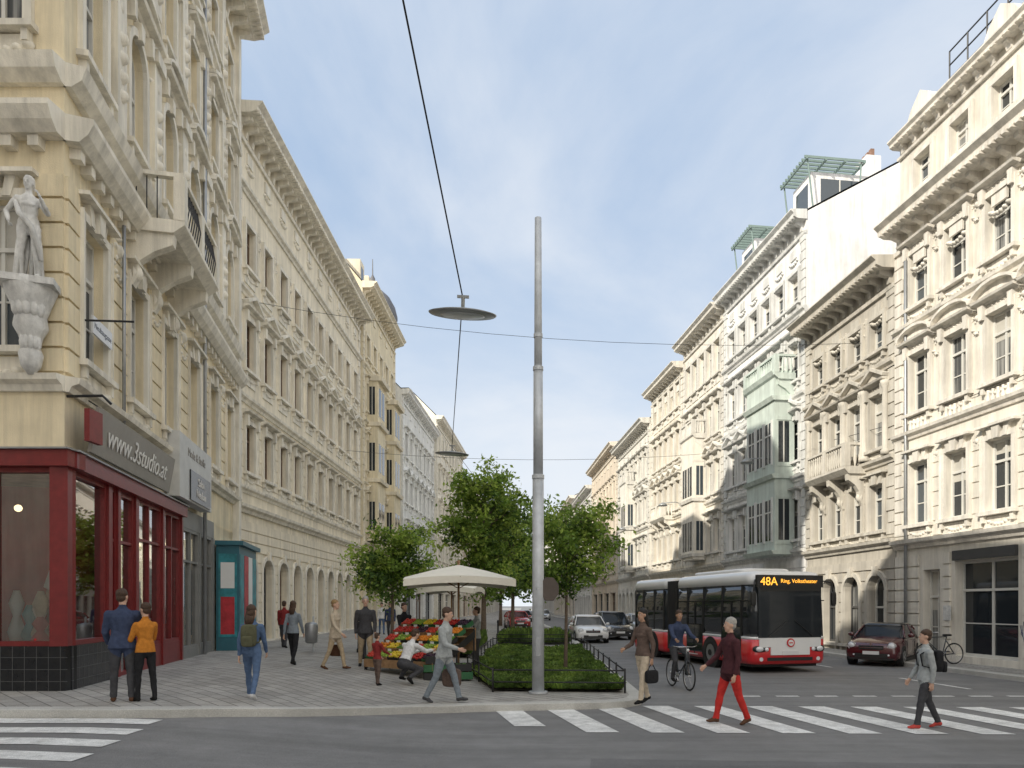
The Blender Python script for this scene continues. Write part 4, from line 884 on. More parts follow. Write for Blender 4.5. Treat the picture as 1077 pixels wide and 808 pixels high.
def car(name,x,y,ang,paint,L=4.1,W=1.75,H=1.45,roofp=None,z=0):
    g=G(name); hw=W/2
    st=[(0,.28,.58,.80),(.06,.22,.70,.92),(.35,.2,.80,.98),(.9,.18,.90,1),(1.25,.18,.95,1),(2.0,.18,.96,1),(3.0,.18,.98,1),(L-.5,.2,.98,.98),(L-.1,.25,.93,.92),(L,.32,.75,.84)]
    S=[]
    for yy,zb_,zt,wf in st:
        w=hw*wf; half=[(w*.86,zb_),(w*.98,zb_+.08),(w,zb_+(zt-zb_)*.45),(w*.985,zb_+(zt-zb_)*.8),(w*.90,zt-.02),(w*.6,zt+.02)]
        S.append([(a,yy,b) for a,b in half]+[(-a,yy,b) for a,b in half[::-1]])
    g.add('body',paint,ring_loft(S),True)
    gs=[(1.05,.90,.90,.80),(1.75,H-.08,.90,.72),(2.2,H-.04,.90,.73),(3.0,H-.05,.90,.72),(L-.55,H-.14,.90,.68),(L-.2,.95,.90,.76)]
    S=[]
    for yy,zt,zb_,wf in gs:
        w=hw*.95; wt=hw*wf; f_=(zt-zb_)/max(H-.9,.01); wt=w+(wt-w)*min(1,f_)
        half=[(w,zb_),(wt+(w-wt)*.4,zb_+(zt-zb_)*.6),(wt,zt-.03 if zt>1 else zt),(wt*.85,zt)]
        S.append([(a,yy,b) for a,b in half]+[(-a,yy,b) for a,b in half[::-1]])
    g.add('windows','dark_glass',ring_loft(S),True)
    S=[]
    for yy,zt,wt in((1.72,H-.07,.72),(2.2,H-.01,.745),(3.0,H-.02,.735),(L-.5,H-.12,.69)):
        w=hw*wt; S.append([(w,yy,zt-.05),(w,yy,zt-.01),(w*.8,yy,zt+.02),(-w*.8,yy,zt+.02),(-w,yy,zt-.01),(-w,yy,zt-.05)])
    g.add('roof',roofp or paint,ring_loft(S),True)
    for s in(-1,1):
        g.add('pillars',paint,tube_geo([(s*hw*.93,1.1,.93),(s*hw*.73,1.75,H-.08)],.035,6),True); g.add('pillars',paint,tube_geo([(s*hw*.95,2.45,.94),(s*hw*.745,2.45,H-.06)],.035,6),True); g.add('pillars',paint,tube_geo([(s*hw*.93,L-.3,.95),(s*hw*.70,L-.6,H-.15)],.07,6),True)
        g.add('headlights','lamp_glass',ell_geo((s*hw*.72,.1,.68),(.14,.1,.11)),True); g.add('headlight_rims','chrome',torus_geo((s*hw*.72,.03,.68),.12,.012,'y',20,6),True)
        g.add('tail_lights','tail_red',ell_geo((s*hw*.76,L-.07,.8),(.1,.07,.13)),True)
        g.add('fog_lamps','lamp_glass',ell_geo((s*hw*.62,.03,.38),(.06,.04,.05)),True)
        g.add('mirrors',paint,ell_geo((s*(hw+.1),1.35,1.0),(.11,.06,.075)),True)
        for yy in(.75,L-.75):
            g.add('wheel_arch','black_plastic',disc_geo((s*(hw-.1),yy,.33),.36,.205)); g.add('tyres','rubber',torus_geo((s*(hw-.075),yy,.31),.235,.085,'x',28,10),True); g.add('rims','alloy',disc_geo((s*(hw-.035),yy,.31),.2,.1))
            for i in range(5): a=2*pi*i/5; g.add('rim_gaps','black_plastic',disc_geo((s*(hw+.016),yy+.12*cos(a),.31+.12*sin(a)),.04,.006,'x',8))
        g.add('door_lines','black_plastic',box_geo((s*hw*1.0,1.3,.6),(.01,.012,.55))); g.add('door_lines','black_plastic',box_geo((s*hw*1.0,2.5,.6),(.01,.012,.55))); g.add('sill','black_plastic',box_geo((s*hw*.93,L/2,.2),(.12,L-1.9,.1)))
        g.add('door_handles','chrome',box_geo((s*hw*1.0,2.3,.78),(.03,.14,.025)))
    g.add('grille','black_plastic',box_geo((0,.03,.62),(.75,.08,.13))); g.add('grille_bar','chrome',box_geo((0,-.012,.62),(.7,.02,.02))); g.add('lower_grille','black_plastic',box_geo((0,.02,.36),(1.0,.08,.14))); g.add('number_plate','plate_white',box_geo((0,-.025,.45),(.5,.02,.11)))
    g.add('badge','chrome',disc_geo((0,-.01,.72),.045,.02,'y',16)); g.add('bumper_trim','black_plastic',box_geo((0,.05,.25),(1.35,.1,.06))); g.add('wipers','black_plastic',tube_geo([(-.5,1.03,.93),(.1,1.12,1.0)],.01,4))
    return g.finish((x,y,z),ang)
car('compact_car',10.95,23.4,radians(-38),'car_maroon',3.75,1.7,1.4,roofp='car_black')
car('white_car',2.95,37.5,radians(4),'car_white',4.3,1.8,1.48)
car('dark_car',4.8,41,radians(8),'car_black',4.5,1.8,1.65)
car('parked_car',7.3,47,radians(8),'car_silver'); car('parked_car',6.2,58,radians(8),'car_black'); car('car',-1.3,80,radians(8),'car_black'); car('car',.9,95,0,'car_silver')
car('parked_car',-1.3,56,radians(10),'car_red',z=.14)
M('bus_white',(.78,.78,.78),.28,var=.02,coat=.6); M('bus_red',(.58,.02,.025),.28,var=.03,coat=.6); M('bus_glass',(.025,.029,.033),.05,var=0,spec=.8); M('led_amber',(1,.45,.05),.5,var=0,emit=1.6); M('bellows',(.03,.03,.03),.9,var=.2)
g=G('city_bus'); BL=9.3
def plan(z,hw,y0,y1,r=.28,n=6):
    pts=[]
    for cx_,cy_,a0 in((hw-r,y0+r,-pi/2),(hw-r,y1-r,0),(-hw+r,y1-r,pi/2),(-hw+r,y0+r,pi)):
        for i in range(n+1): a=a0+pi/2*i/n; pts.append((cx_+r*cos(a),cy_+r*sin(a),z))
    return pts
def seg(y0,y1):
    bands_=[('lower_body','bus_red',[(.27,1.24,.05),(.4,1.27,.0),(1.0,1.275,0)]),('waist','bus_white',[(1.0,1.275,0),(1.08,1.275,.0)]),('windows','bus_glass',[(1.08,1.268,.01),(1.9,1.25,.04),(2.62,1.235,.09)]),('upper_body','bus_white',[(2.62,1.245,.08),(2.82,1.24,.1),(2.98,1.16,.18),(3.03,1.0,.35)])]
    for nm,mt,ls in bands_:
        S=[plan(z,hw,y0+(o_ if y0==0 else 0),y1) for z,hw,o_ in ls]; g.add(nm,mt,ring_loft(S),True)
seg(0,5.2); seg(6.0,BL)
for i in range(9):
    y=5.12+i*.11; g.add('bellows','bellows',ring_loft([plan(z,1.17+.03*(i%2),y,y+.1,.05,1) for z in(.4,2.9)]))
g.add('front_glass','bus_glass',box_geo((0,.02,1.85),(2.1,.06,1.6)))
g.add('destination_box','black_plastic',box_geo((0,.02,2.72),(2.2,.1,.36)))
g.extra.append(text_obj('48A',.34,'led_amber',(-.72,-.04,2.70),(radians(90),0,0),.002,'route_display')); g.extra.append(text_obj('Ring, Volkstheater',.165,'led_amber',(.28,-.04,2.72),(radians(90),0,0),.002,'route_display'))
g.add('front_white','bus_white',box_geo((0,-.0,.9),(2.05,.05,.26))); g.add('front_white','bus_white',box_geo((0,.002,.66),(1.3,.055,.24))); g.add('logo','bus_red',disc_geo((0,-.04,.9),.13,.02,'y')); g.add('logo','bus_white',disc_geo((0,-.045,.9),.09,.03,'y')); g.add('logo','bus_red',box_geo((0,-.065,.9),(.12,.01,.03)))
g.add('bumper_slit','black_plastic',box_geo((0,.02,.42),(1.5,.08,.1))); g.add('number_plate','plate_white',box_geo((0,-.035,.6),(.52,.03,.12)))
g.add('sun_visor','black_plastic',box_geo((0,-.012,2.48),(2.0,.01,.12)))
for s in(-1,1):
    g.add('headlight_surround','black_plastic',ell_geo((s*.95,.05,.72),(.26,.08,.13)),True); g.add('headlights','lamp_glass',ell_geo((s*1.0,.0,.72),(.13,.06,.08)),True); g.add('headlights','lamp_glass',ell_geo((s*.78,-.02,.71),(.07,.04,.06)),True); g.add('fog_lamps','lamp_glass',disc_geo((s*.95,.02,.42),.06,.06,'y'))
    g.add('mirror_arms','black_plastic',tube_geo([(s*1.1,.1,2.75),(s*1.28,-.18,2.68),(s*1.32,-.2,2.4)],.022,6),True); rbox(g,'mirrors','black_plastic',(s*1.33,-.2,2.2),(.16,.1,.42))
    for y in(2.5,7.2):
        g.add('wheel_arch','black_plastic',disc_geo((s*1.2,y,.46),.54,.158)); g.add('tyres','rubber',torus_geo((s*1.17,y,.48),.345,.125,'x',30,10),True); g.add('rims','alloy',disc_geo((s*1.225,y,.48),.27,.12)); g.add('hub','black_plastic',disc_geo((s*1.28,y,.48),.1,.06)) 
    for y in(.55,1.75,3.0,4.2,5.1,6.2,7.1,8.2,9.0): g.add('pillars','black_plastic',box_geo((s*1.255,y,1.85),(.03,.07,1.54)))
    g.add('window_rail','black_plastic',box_geo((s*1.253,2.6,2.15),(.02,4.9,.03)))
    for y0 in(.6,3.05): 
        for yy in(0,.58,1.16): g.add('door_frame','black_plastic',box_geo((s*1.272,y0+yy,1.25),(.02,.045,1.75)))
        if s<0: g.add('door_glass','bus_glass',box_geo((s*1.262,y0+.58,.9),(.04,1.1,.9)))
    g.add('stripe','bus_white',box_geo((s*1.276,4.2,.36),(.01,1.6,.03)))
g.add('wipers','black_plastic',tube_geo([(-.7,-.03,1.1),(-.1,-.035,1.55)],.012,5)); g.add('wipers','black_plastic',tube_geo([(.75,-.03,1.1),(.15,-.035,1.55)],.012,5))
g.add('roof_unit','bus_white',ring_loft([plan(z,w,1.2,4.6,.3) for z,w in((3.0,.9),(3.12,.88),(3.15,.8))]),True); g.add('underbody','black_plastic',box_geo((0,BL/2,.32),(2.2,BL-.6,.3)))
g.finish((7.48,21.1,0),radians(14))

# ------------------------------------------------------------------ trees
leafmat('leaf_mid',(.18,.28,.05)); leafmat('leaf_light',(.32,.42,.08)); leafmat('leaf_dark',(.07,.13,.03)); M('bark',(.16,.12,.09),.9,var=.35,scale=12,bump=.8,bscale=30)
def tree(name,x,y,H,cr,ctop,tr=.06,nl=9000,ls=.075,z=None,seed=1,lean=0):
    rg=random.Random(seed); g=G(name); zc=(H+ctop)/2; hh=(H-ctop)/2
    tp=[(0,0,-.05),(.02,.01,ctop*.5),(.03+lean,.02,ctop),(.05+lean,0,zc),(.02+lean,.04,H*.93)]
    g.add('trunk','bark',tube_geo(tp,[tr*1.35,tr,tr*.85,tr*.5,tr*.15],9),True)
    tips=[]
    for i in range(int(14+cr*7)):
        t=rg.random(); h=ctop*.95+(H-ctop)*t*.8; a=i*2.4+rg.uniform(-.4,.4)
        env=cr*sqrt(max(.05,1-((h+.35-zc)/hh/1.15)**2))*rg.uniform(.6,1.15)
        p0=Vector((.03+lean,.01,h)); p2=p0+Vector((cos(a)*env*.95,sin(a)*env*.95,hh*rg.uniform(.15,.5))); p1=p0.lerp(p2,.5)+Vector((0,0,hh*.02+.05))
        g.add('limbs','bark',tube_geo([p0,p1,p2],[tr*.4,tr*.25,tr*.08],5),True); 
        for q in(.5,.75,1.0):
            c=p0.lerp(p2,q); tips.append(c)
            for j in range(2):
                c2=c+Vector((rg.gauss(0,.2*cr),rg.gauss(0,.2*cr),rg.gauss(.04,.15*hh))); tips.append(c2); g.add('twigs','bark',tube_geo([c,c2],[tr*.1,tr*.04],4),True)
    per=nl//len(tips); B={'leaf_mid':([],[]),'leaf_light':([],[]),'leaf_dark':([],[])}
    for c in tips:
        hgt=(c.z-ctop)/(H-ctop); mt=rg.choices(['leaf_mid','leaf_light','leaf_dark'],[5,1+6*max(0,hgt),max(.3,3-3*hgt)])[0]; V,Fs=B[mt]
        cs=.13*cr*rg.uniform(.6,1.3)+.04
        for j in range(int(per*rg.uniform(.4,1.5))):
            p=c+Vector((rg.gauss(0,cs),rg.gauss(0,cs),rg.gauss(0,cs*.7)))
            n_=Vector((rg.gauss(0,.7),rg.gauss(0,.7),rg.gauss(.6,.5))).normalized(); u_=n_.orthogonal().normalized(); u_.rotate(Matrix.Rotation(rg.uniform(0,6.28),3,n_)); v_=n_.cross(u_); s=ls*rg.uniform(.6,1.3)
            o_=len(V); V+=[p-u_*s,p+v_*s*.5+n_*s*.12,p+u_*s,p-v_*s*.5+n_*s*.12]; Fs.append((o_,o_+1,o_+2,o_+3))
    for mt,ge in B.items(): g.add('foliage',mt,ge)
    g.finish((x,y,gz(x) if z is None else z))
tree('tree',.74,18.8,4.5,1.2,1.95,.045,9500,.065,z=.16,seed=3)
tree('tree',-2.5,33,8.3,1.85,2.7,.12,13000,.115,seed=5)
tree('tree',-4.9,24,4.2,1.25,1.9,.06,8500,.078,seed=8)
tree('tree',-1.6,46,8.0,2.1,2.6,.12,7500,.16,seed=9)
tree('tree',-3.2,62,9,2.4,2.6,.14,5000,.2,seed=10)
leafmat('groundcover_leaf',(.11,.18,.04)); leafmat('grass_blade',(.20,.29,.06))
def inpoly(x,y,P):
    c=False
    for i in range(len(P)):
        (a,b),(d_,e_)=P[i],P[i-1]
        if (b>y)!=(e_>y) and x<(d_-a)*(y-b)/(e_-b)+a: c=not c
    return c
def bed(P,n,h=.16,seed=1,rail=True):
    rg=random.Random(seed); g=G('planting_bed')
    gz_=max(gz(p[0]) for p in P)
    g.add('soil','soil',([Vector((x,y,gz_+.03)) for x,y in P],[tuple(range(len(P)))]))
    xs_=[p[0] for p in P]; ys_=[p[1] for p in P]; y0=min(ys_); y1=max(ys_)
    B={'groundcover_leaf':([],[]),'grass_blade':([],[])}
    k=0
    while k<n:
        y=y0+(y1-y0)*rg.random()**1.5; x=rg.uniform(min(xs_),max(xs_))
        if not inpoly(x,y,P): continue
        k+=1; mt='grass_blade' if (sin(x*3.1+1.3*sin(y*1.7))+rg.gauss(0,.7))>.35 else 'groundcover_leaf'; V,Fs=B[mt]
        hh=h*rg.uniform(.4,1.3)*(1+.35*sin(x*2.3+y*1.4)); s=.03+.012*(y-y0)/3*.5; a=rg.uniform(0,6.28); dx,dy=cos(a)*s,sin(a)*s; lx,ly=rg.gauss(0,.05),rg.gauss(0,.05)
        o_=len(V); zz=gz_+.03; V+=[Vector((x-dx,y-dy,zz+hh*.3)),Vector((x+dx,y+dy,zz+hh*.4)),Vector((x+dx*.6+lx,y+dy*.6+ly,zz+hh)),Vector((x-dx*.6+lx,y-dy*.6+ly,zz+hh*.9))]; Fs.append((o_,o_+1,o_+2,o_+3))
    for mt,ge in B.items(): g.add('groundcover',mt,ge)
    g.finish((P[0][0],P[0][1],0),0,(P[0][0],P[0][1],0))
    if rail:
        g=G('low_railing'); n_=len(P); c=Vector((sum(xs_)/n_,sum(ys_)/n_))
        for i in range(n_):
            a=Vector(P[i]);b=Vector(P[(i+1)%n_]); L_=(b-a).length; m=max(1,int(L_/1.5))
            dd=(a-c).normalized()*.08; de=(b-c).normalized()*.08; a=a+dd;b=b+de
            for z in(.2,.46): g.add('rails','black_iron',tube_geo([(a.x,a.y,gz_+z),(b.x,b.y,gz_+z)],.017,6),True)
            for j in range(m): p=a.lerp(b,j/m); g.add('posts','black_iron',tube_geo([(p.x,p.y,gz_-.03),(p.x,p.y,gz_+.5)],.022,6),True)
        g.finish((P[0][0],P[0][1],0),0,(P[0][0],P[0][1],0))
bed([(-.95,15.5),(1.85,15.3),(1.85,30),(-1.85,30),(-1.85,19.5)],34000,.15,1)
bed([(-1.9,34),(1.6,34),(1.4,44),(-2.0,44)],6000,.35,2)
bed([(-3.2,24.5),(-2.3,24.5),(-2.3,33),(-3.4,33)],4000,.4,4,False)

# ------------------------------------------------------------------ pole, lamps, wires
g=G('steel_mast'); zb0=gz(0)
g.add('shaft','steel_galv',tube_geo([(0,0,0),(0,0,4.6)],[.13,.12],20,bulge=0),True); g.add('shaft','steel_galv',tube_geo([(0,0,4.6),(0,0,6.9)],[.105,.10],20,bulge=0),True); g.add('shaft','steel_galv',tube_geo([(0,0,6.9),(0,0,10.1)],[.085,.072],20),True)
for z,r in((4.6,.13),(6.9,.11),(7.6,.095)): g.add('collars','steel_galv',disc_geo((0,0,z),r,.08,'z'))
g.add('base_flange','steel_galv',disc_geo((0,0,.03),.2,.04,'z')); g.add('access_door','zinc',box_geo((0,-.122,1.0),(.1,.03,.4)))
g.finish((.02,15.15,zb0))
g=G('traffic_sign'); M('sign_back',(.10,.08,.07),.6,.2,var=.2)
V=[Vector((.27*cos(radians(22.5+45*i)),0,.27*sin(radians(22.5+45*i)))) for i in range(8)]
g.add('plate','sign_back',([v+Vector((0,-.01,0)) for v in V]+[v+Vector((0,.01,0)) for v in V],[tuple(range(8)),tuple(range(8,16))]+[(i,(i+1)%8,8+(i+1)%8,8+i) for i in range(8)])); g.add('brackets','steel_galv',box_geo((-.18,.03,0),(.3,.04,.05)))
g.finish((.26,15.2,2.35),radians(38))
M('lamp_housing',(.30,.31,.31),.4,.3,var=.1); M('lamp_diffuser',(.5,.52,.52),.3,var=0)
def susp(x,y,z,tilt=0):
    g=G('suspended_street_lamp'); g.add('housing','lamp_housing',lathe_geo((0,0,0),[(.02,.1),(.1,.095),(.2,.06),(.5,.035),(.64,.0),(.62,-.02),(.4,-.03)],28),True); g.add('diffuser','lamp_diffuser',lathe_geo((0,0,0),[(.42,-.03),(.38,-.045),(.15,-.05),(.02,-.052)],24),True)
    g.add('hanger','lamp_housing',tube_geo([(0,0,.08),(0,0,.3)],.035,8)); g.add('hanger','lamp_housing',box_geo((0,0,.3),(.22,.05,.05))); e=g.finish((x,y,z)); e.rotation_euler=(radians(tilt),radians(3),0)
susp(-1.4,13.4,7.48,13); susp(-3.2,26.8,7.7,5); susp(-2.6,42,8.0)
M('wire',(.03,.03,.03),.5,.3,var=0)
def wire(a,b,r=.012,sag=.15,n=10):
    a=Vector(a);b=Vector(b); g=G('overhead_wire'); pts=[a.lerp(b,i/n)-Vector((0,0,sag*4*(i/n)*(1-i/n))) for i in range(n+1)]; g.add('cable','wire',tube_geo([p-a for p in pts],r,5),True); g.finish(a)
wire((-1.9,3.0,11.2),(-1.4,13.4,7.8),.014,.0); wire((-1.4,13.4,7.8),(-3.2,26.8,8.02),.012,.0)
wire((-9.5,-3,12.4),(-1.9,3.0,11.2),.012,.05)
wire((-12.1,30,14.8),(13.2,28.8,12.6),.009,.7); wire((-12.3,46,12),(11,46,11.8),.011,.5)
wire((14.3,19,8.7),(12.9,31,9.2),.012,.2)
wire((-3.2,26.8,8.0),(-2.6,42,8.3),.01,.1)
for y,z in((36,9.2),(50,9),(62,8.6)):
    g=G('wall_street_lamp'); g.add('arm','lamp_housing',tube_geo([(0,0,0),(-.8,0,.25),(-1.6,0,.2)],.03,6),True); g.add('head','lamp_housing',lathe_geo((-1.7,0,.02),[(.05,.2),(.2,.12),(.33,0),(.3,-.05)],16),True); g.finish((xf(y)-.1,y,z))

# ------------------------------------------------------------------ market
M('canvas_cream',(.80,.76,.66),.85,var=.05,bump=.2,bscale=8); M('wood',(.30,.18,.09),.7,var=.3,scale=8,bump=.3); M('crate_green',(.03,.13,.05),.6,var=.2); M('crate_black',(.02,.02,.02),.6,var=.2)
def umbrella(x,y,w,z0,z1,rot=0):
    g=G('market_umbrella'); h=w/2; n=6
    V=[Vector((0,0,z1))];Fs=[]; rim=[]
    corners=[(-h,-h),(h,-h),(h,h),(-h,h)]
    for i in range(4):
        a=Vector((*corners[i],z0));b=Vector((*corners[(i+1)%4],z0))
        for j in range(n):
            t=j/n; p=a.lerp(b,t); p.z+=.10*sin(pi*t); rim.append(p)
    mid=[Vector((p.x*.5,p.y*.5,z0+(z1-z0)*.56+(.04*sin(pi*(k%n)/n)))) for k,p in enumerate(rim)]
    V+=mid+rim; N_=len(rim); V+=[p+Vector((0,0,-.18)) for p in rim]
    for k in range(N_):
        k2=(k+1)%N_; Fs+= [(0,1+k,1+k2),(1+k,1+N_+k,1+N_+k2,1+k2),(1+N_+k,1+2*N_+k,1+2*N_+k2,1+N_+k2)]
    g.add('canopy','canvas_cream',(V,Fs)); g.add('pole','wood',tube_geo([(0,0,0),(0,0,z1+.1)],.03,8),True); g.add('finial','wood',ell_geo((0,0,z1+.08),.05),True)
    for k in range(0,N_,3): g.add('ribs','wood',tube_geo([(0,0,z1-.05),tuple(rim[k]+Vector((0,0,-.03)))],.012,4)); g.add('ribs','wood',tube_geo([(0,0,z0-.2),tuple(mid[k]+Vector((0,0,-.05)))],.01,4))
    rbox(g,'foot','granite_kerb',(0,0,.05),(.6,.6,.12)); g.finish((x,y,gz(x)),rot)
umbrella(-2.15,19.5,2.85,2.5,2.95,radians(8)); umbrella(-3.0,25,2.0,2.35,2.75,radians(-6))
for nme,c in dict(apple_red=(.42,.02,.015),orange_fruit=(.62,.20,.01),lemon=(.65,.48,.03),apple_green=(.22,.34,.04),aubergine=(.03,.01,.03),lettuce=(.10,.24,.03),tomato=(.5,.04,.02)).items(): M(nme,c,.35,var=.25,scale=12)
g=G('fruit_stall'); rg=random.Random(4)
cols_=['lettuce','apple_red','orange_fruit','lemon','apple_green','tomato','aubergine','lemon','apple_red','orange_fruit','apple_green','tomato']
ci=0
for t_ in range(5):
    yb=-.75+t_*.33; zb_=.42+t_*.2
    g.add('shelf','wood',box_geo((0,yb,zb_-.03),(2.3,.33,.03)))
    for c_ in range(6):
        xc=-.95+c_*.38; ci+=1; col=cols_[(ci*5+t_*3)%12]
        rot=Matrix.Rotation(radians(24),3,'X')
        ct=R.choice(['crate_green','wood','crate_black'])
        for dx,dy,sx,sy in((0,-.15,.36,.012),(0,.15,.36,.012),(-.175,0,.012,.29),(.175,0,.012,.29)): g.add('crates',ct,box_geo(Vector((xc,yb,zb_+.06))+rot@Vector((dx,dy,0)),(sx,sy,.12),rot))
        g.add('crates',ct,box_geo(Vector((xc,yb,zb_+.06))+rot@Vector((0,0,-.04)),(.35,.3,.01),rot))
        for a in range(4):
            for b_ in range(4):
                r_=.04*rg.uniform(.85,1.15); p=Vector((xc,yb,zb_+.06))+rot@Vector((-.125+a*.083+rg.gauss(0,.008),-.11+b_*.072+rg.gauss(0,.008),.05+rg.uniform(0,.03)))
                g.add('produce',col,ell_geo(p,(r_,r_,r_*(.9 if col!='lettuce' else .7)),8,6),True)
        g.add('price_cards','white_plastic',box_geo(Vector((xc,yb+.14,zb_+.2)),(.12,.005,.09)))
for s in(-1,1):
    g.add('side_panel','black_plastic',([Vector((s*1.16,-.92,.3)),Vector((s*1.16,.75,1.15)),Vector((s*1.16,.75,.95)),Vector((s*1.16,-.92,.1))],[(0,1,2,3)]))
    for y,h in((-.85,.4),(0,.8),(.72,1.25)): g.add('legs','black_iron',tube_geo([(s*1.14,y,0),(s*1.14,y,h)],.02,6))
    g.add('wheels','rubber',torus_geo((s*1.2,.3,.16),.13,.03),True)
g.add('back_frame','wood',box_geo((0,.78,.9),(2.3,.04,.6))); g.add('front_board','wood',box_geo((0,-.93,.3),(2.3,.03,.2)))
g.finish((-3.0,18.6,gz(-3.0)),radians(-32))
g=G('crate_stack')
for i,(x,y,z) in enumerate([(0,0,0),(0,0,.2),(.05,0,.4),(.65,.1,0),(.62,.1,.2)]):
    g.add('crates','crate_green' if i%2 else 'crate_black',box_geo((x,y,z+.02),(.55,.38,.03)))
    for dx,dy,sx,sy in((0,-.19,.55,.015),(0,.19,.55,.015),(-.27,0,.015,.36),(.27,0,.015,.36)): g.add('crates','crate_green' if i%2 else 'crate_black',box_geo((x+dx,y+dy,z+.1),(sx,sy,.17)))
    for q in range(14): g.add('produce','apple_red' if i%2 else 'lettuce',ell_geo((x+rg.uniform(-.2,.2),y+rg.uniform(-.13,.13),z+.13),.05,8,6),True)
g.finish((-2.5,17.4,gz(-2.5)),.2)
for (x,y) in((-5.2,21.5),(-6.0,24),(-2.2,40)):
    g=G('bollard'); g.add('post','black_iron',lathe_geo((0,0,0),[(.08,0),(.08,.1),(.05,.15),(.045,.85),(.07,.9),(.05,1.0),(.01,1.03)],12),True); g.finish((x,y,gz(x)))
g=G('litter_bin'); g.add('bin','zinc',lathe_geo((0,0,.3),[(.15,0),(.2,.05),(.22,.6),(.18,.68),(.02,.72)],14),True); g.add('post','steel_galv',tube_geo([(0,.22,0),(0,.22,1.2)],.03,8)); g.finish((-7.6,24,gz(-7.6)))
SX,SY=-9.18,12.88
human('corner_statue',SX,SY,(.45,-.9),1.85,'stone_white','stone_white','hair_brown',legL=(12,10,5,0),legR=(-6,4,5,0),armL=(30,25,95,.5),armR=(-15,35,50,.5),stone='stone_white',hairstyle='bun',fem=True,z=7.86,headpitch=6,headyaw=20)
g=G('statue_bracket'); g.add('console','stone_white',lathe_geo((0,0,0),[(.05,-1.65),(.16,-1.5),(.2,-1.3),(.14,-1.15),(.2,-.95),(.28,-.8),(.25,-.6),(.34,-.35),(.42,-.15),(.42,0),(.3,.01)],12),True)
g.add('slab','stone_white',box_geo((0,0,-.06),(.9,.8,.12)))
for i in range(5):
    a=radians(-140+i*25); g.add('carving','stone_white',ell_geo((cos(a)*.24,sin(a)*.24,-.5),(.08,.08,.16),8,6),True); g.add('carving','stone_white',ell_geo((cos(a+.2)*.15,sin(a+.2)*.15,-1.1),(.06,.06,.14),8,6),True)
g.finish((SX,SY+.05,7.84),radians(20))
g=G('statue_drapery')
for i in range(8):
    a=radians(-30+i*32); g.add('folds','stone_white',tube_geo([(cos(a)*.13,sin(a)*.11,.98),(cos(a)*.17,sin(a)*.14,.6),(cos(a+.25)*.22,sin(a+.2)*.18,.08)],[.035,.05,.04],7),True)
g.add('folds','stone_white',tube_geo([(-.2,-.08,1.45),(-.06,-.17,1.15),(.16,-.16,.9),(.26,-.05,.35)],[.035,.05,.05,.04],8),True)
g.finish((SX,SY,7.86))

# ------------------------------------------------------------------ light, sky, camera
w=bpy.data.worlds.new('World'); scene.world=w; w.use_nodes=True; nt=w.node_tree; N=nt.nodes; L=nt.links
EL=31;AZ=226
sky=N.new('ShaderNodeTexSky'); sky.sky_type='NISHITA'; sky.sun_disc=False; sky.sun_elevation=radians(EL); sky.sun_rotation=radians(AZ); sky.air_density=1.0; sky.dust_density=1.0; sky.ozone_density=1.0
bg=N['Background']; bg.inputs['Strength'].default_value=.15
tc=N.new('ShaderNodeTexCoord'); sx=N.new('ShaderNodeSeparateXYZ'); L.new(tc.outputs['Generated'],sx.inputs[0])
def mixc(f,a,b):
    m=N.new('ShaderNodeMix'); m.data_type='RGBA'
    if hasattr(f,'is_linked'): L.new(f,m.inputs['Factor'])
    else: m.inputs['Factor'].default_value=f
    for s,v in(('A',a),('B',b)):
        if isinstance(v,tuple): m.inputs[s].default_value=v
        else: L.new(v,m.inputs[s])
    return m.outputs['Result']
def mrange(v,a,b,c,d):
    x=N.new('ShaderNodeMapRange'); x.interpolation_type='SMOOTHSTEP'; x.inputs['From Min'].default_value=a; x.inputs['From Max'].default_value=b; x.inputs['To Min'].default_value=c; x.inputs['To Max'].default_value=d; L.new(v,x.inputs['Value']); return x.outputs['Result']
ad=N.new('ShaderNodeMath'); ad.operation='ADD'; ad.inputs[1].default_value=.22; L.new(sx.outputs['Z'],ad.inputs[0])
mx_=N.new('ShaderNodeMath'); mx_.operation='MAXIMUM'; mx_.inputs[1].default_value=.05; L.new(ad.outputs[0],mx_.inputs[0])
dv=N.new('ShaderNodeVectorMath'); dv.operation='DIVIDE'; cb=N.new('ShaderNodeCombineXYZ')
for i in range(3): L.new(mx_.outputs[0],cb.inputs[i])
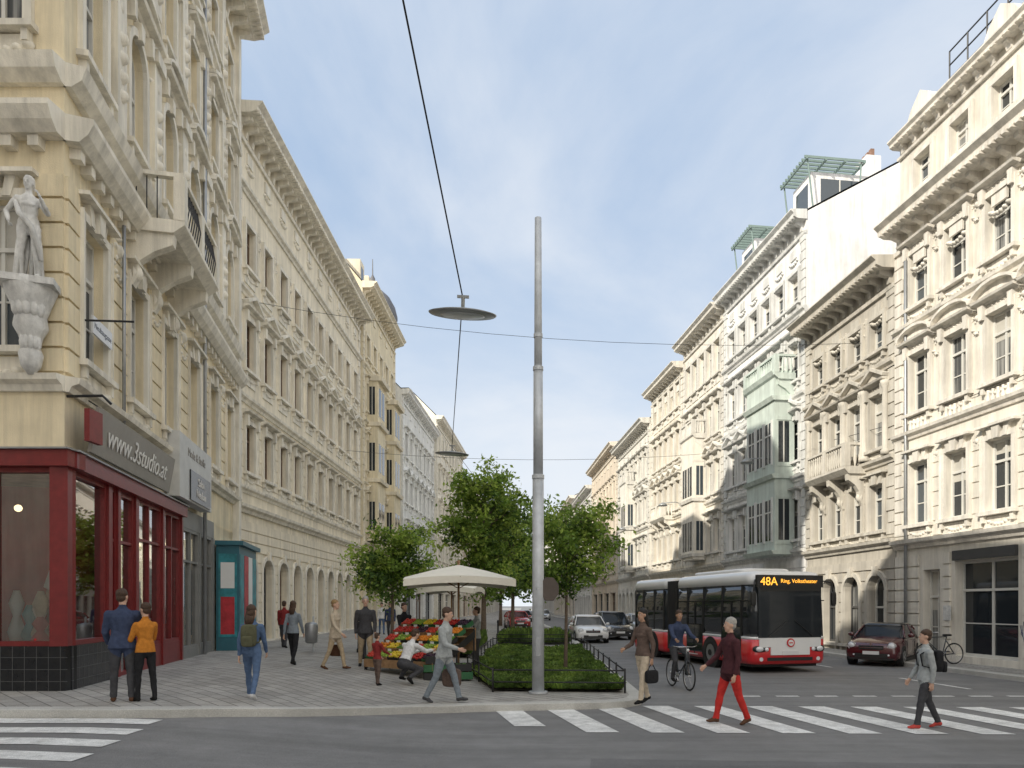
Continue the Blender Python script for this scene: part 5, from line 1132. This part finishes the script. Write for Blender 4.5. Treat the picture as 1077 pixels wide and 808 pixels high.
L.new(tc.outputs['Generated'],dv.inputs[0]); L.new(cb.outputs[0],dv.inputs[1])
mp=N.new('ShaderNodeMapping'); mp.inputs['Scale'].default_value=(.85,.75,.3); mp.inputs['Rotation'].default_value=(0,0,radians(25)); L.new(dv.outputs[0],mp.inputs[0])
n1_=N.new('ShaderNodeTexNoise'); n1_.inputs['Scale'].default_value=1.6; n1_.inputs['Detail'].default_value=8; n1_.inputs['Roughness'].default_value=.55; n1_.inputs['Distortion'].default_value=.35; L.new(mp.outputs[0],n1_.inputs['Vector'])
blue=mixc(.8,sky.outputs[0],(2.75,3.85,5.5,1))
hz=mixc(mrange(sx.outputs['Z'],-.02,.55,.97,0.05),blue,(5.8,6.15,6.5,1))
cl=mixc(mrange(n1_.outputs['Fac'],.36,.74,.05,.75),hz,(5.8,6.05,6.4,1))
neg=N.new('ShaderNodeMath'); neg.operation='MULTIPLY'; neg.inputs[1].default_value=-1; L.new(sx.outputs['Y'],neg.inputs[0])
fin=mixc(mrange(neg.outputs[0],-.15,.45,0,.9),cl,(10.3,10.0,9.5,1))  # bright cloud bank added behind the camera, unseen, as fill for shaded fronts
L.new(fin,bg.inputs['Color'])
sun=bpy.data.lights.new('sun','SUN'); sun.energy=5.0; sun.angle=radians(.5); sun.color=(1,.93,.80); so=bpy.data.objects.new('sun',sun); scene.collection.objects.link(so)
dirv=Vector((-sin(radians(AZ))*cos(radians(EL)),-cos(radians(AZ))*cos(radians(EL)),-sin(radians(EL))))
so.rotation_euler=dirv.to_track_quat('-Z','Y').to_euler(); so.location=(-20,-20,40)
cam=bpy.data.cameras.new('camera'); co=bpy.data.objects.new('camera',cam); scene.collection.objects.link(co); scene.camera=co
co.location=(0,0,2.0); co.rotation_euler=(radians(90),0,0); cam.sensor_width=36; cam.lens=25.07; cam.shift_y=.2163; cam.shift_x=-.0246; cam.clip_end=3000; cam.clip_start=.1
scene.view_settings.view_transform='Standard'; scene.view_settings.look='None'; scene.view_settings.exposure=0
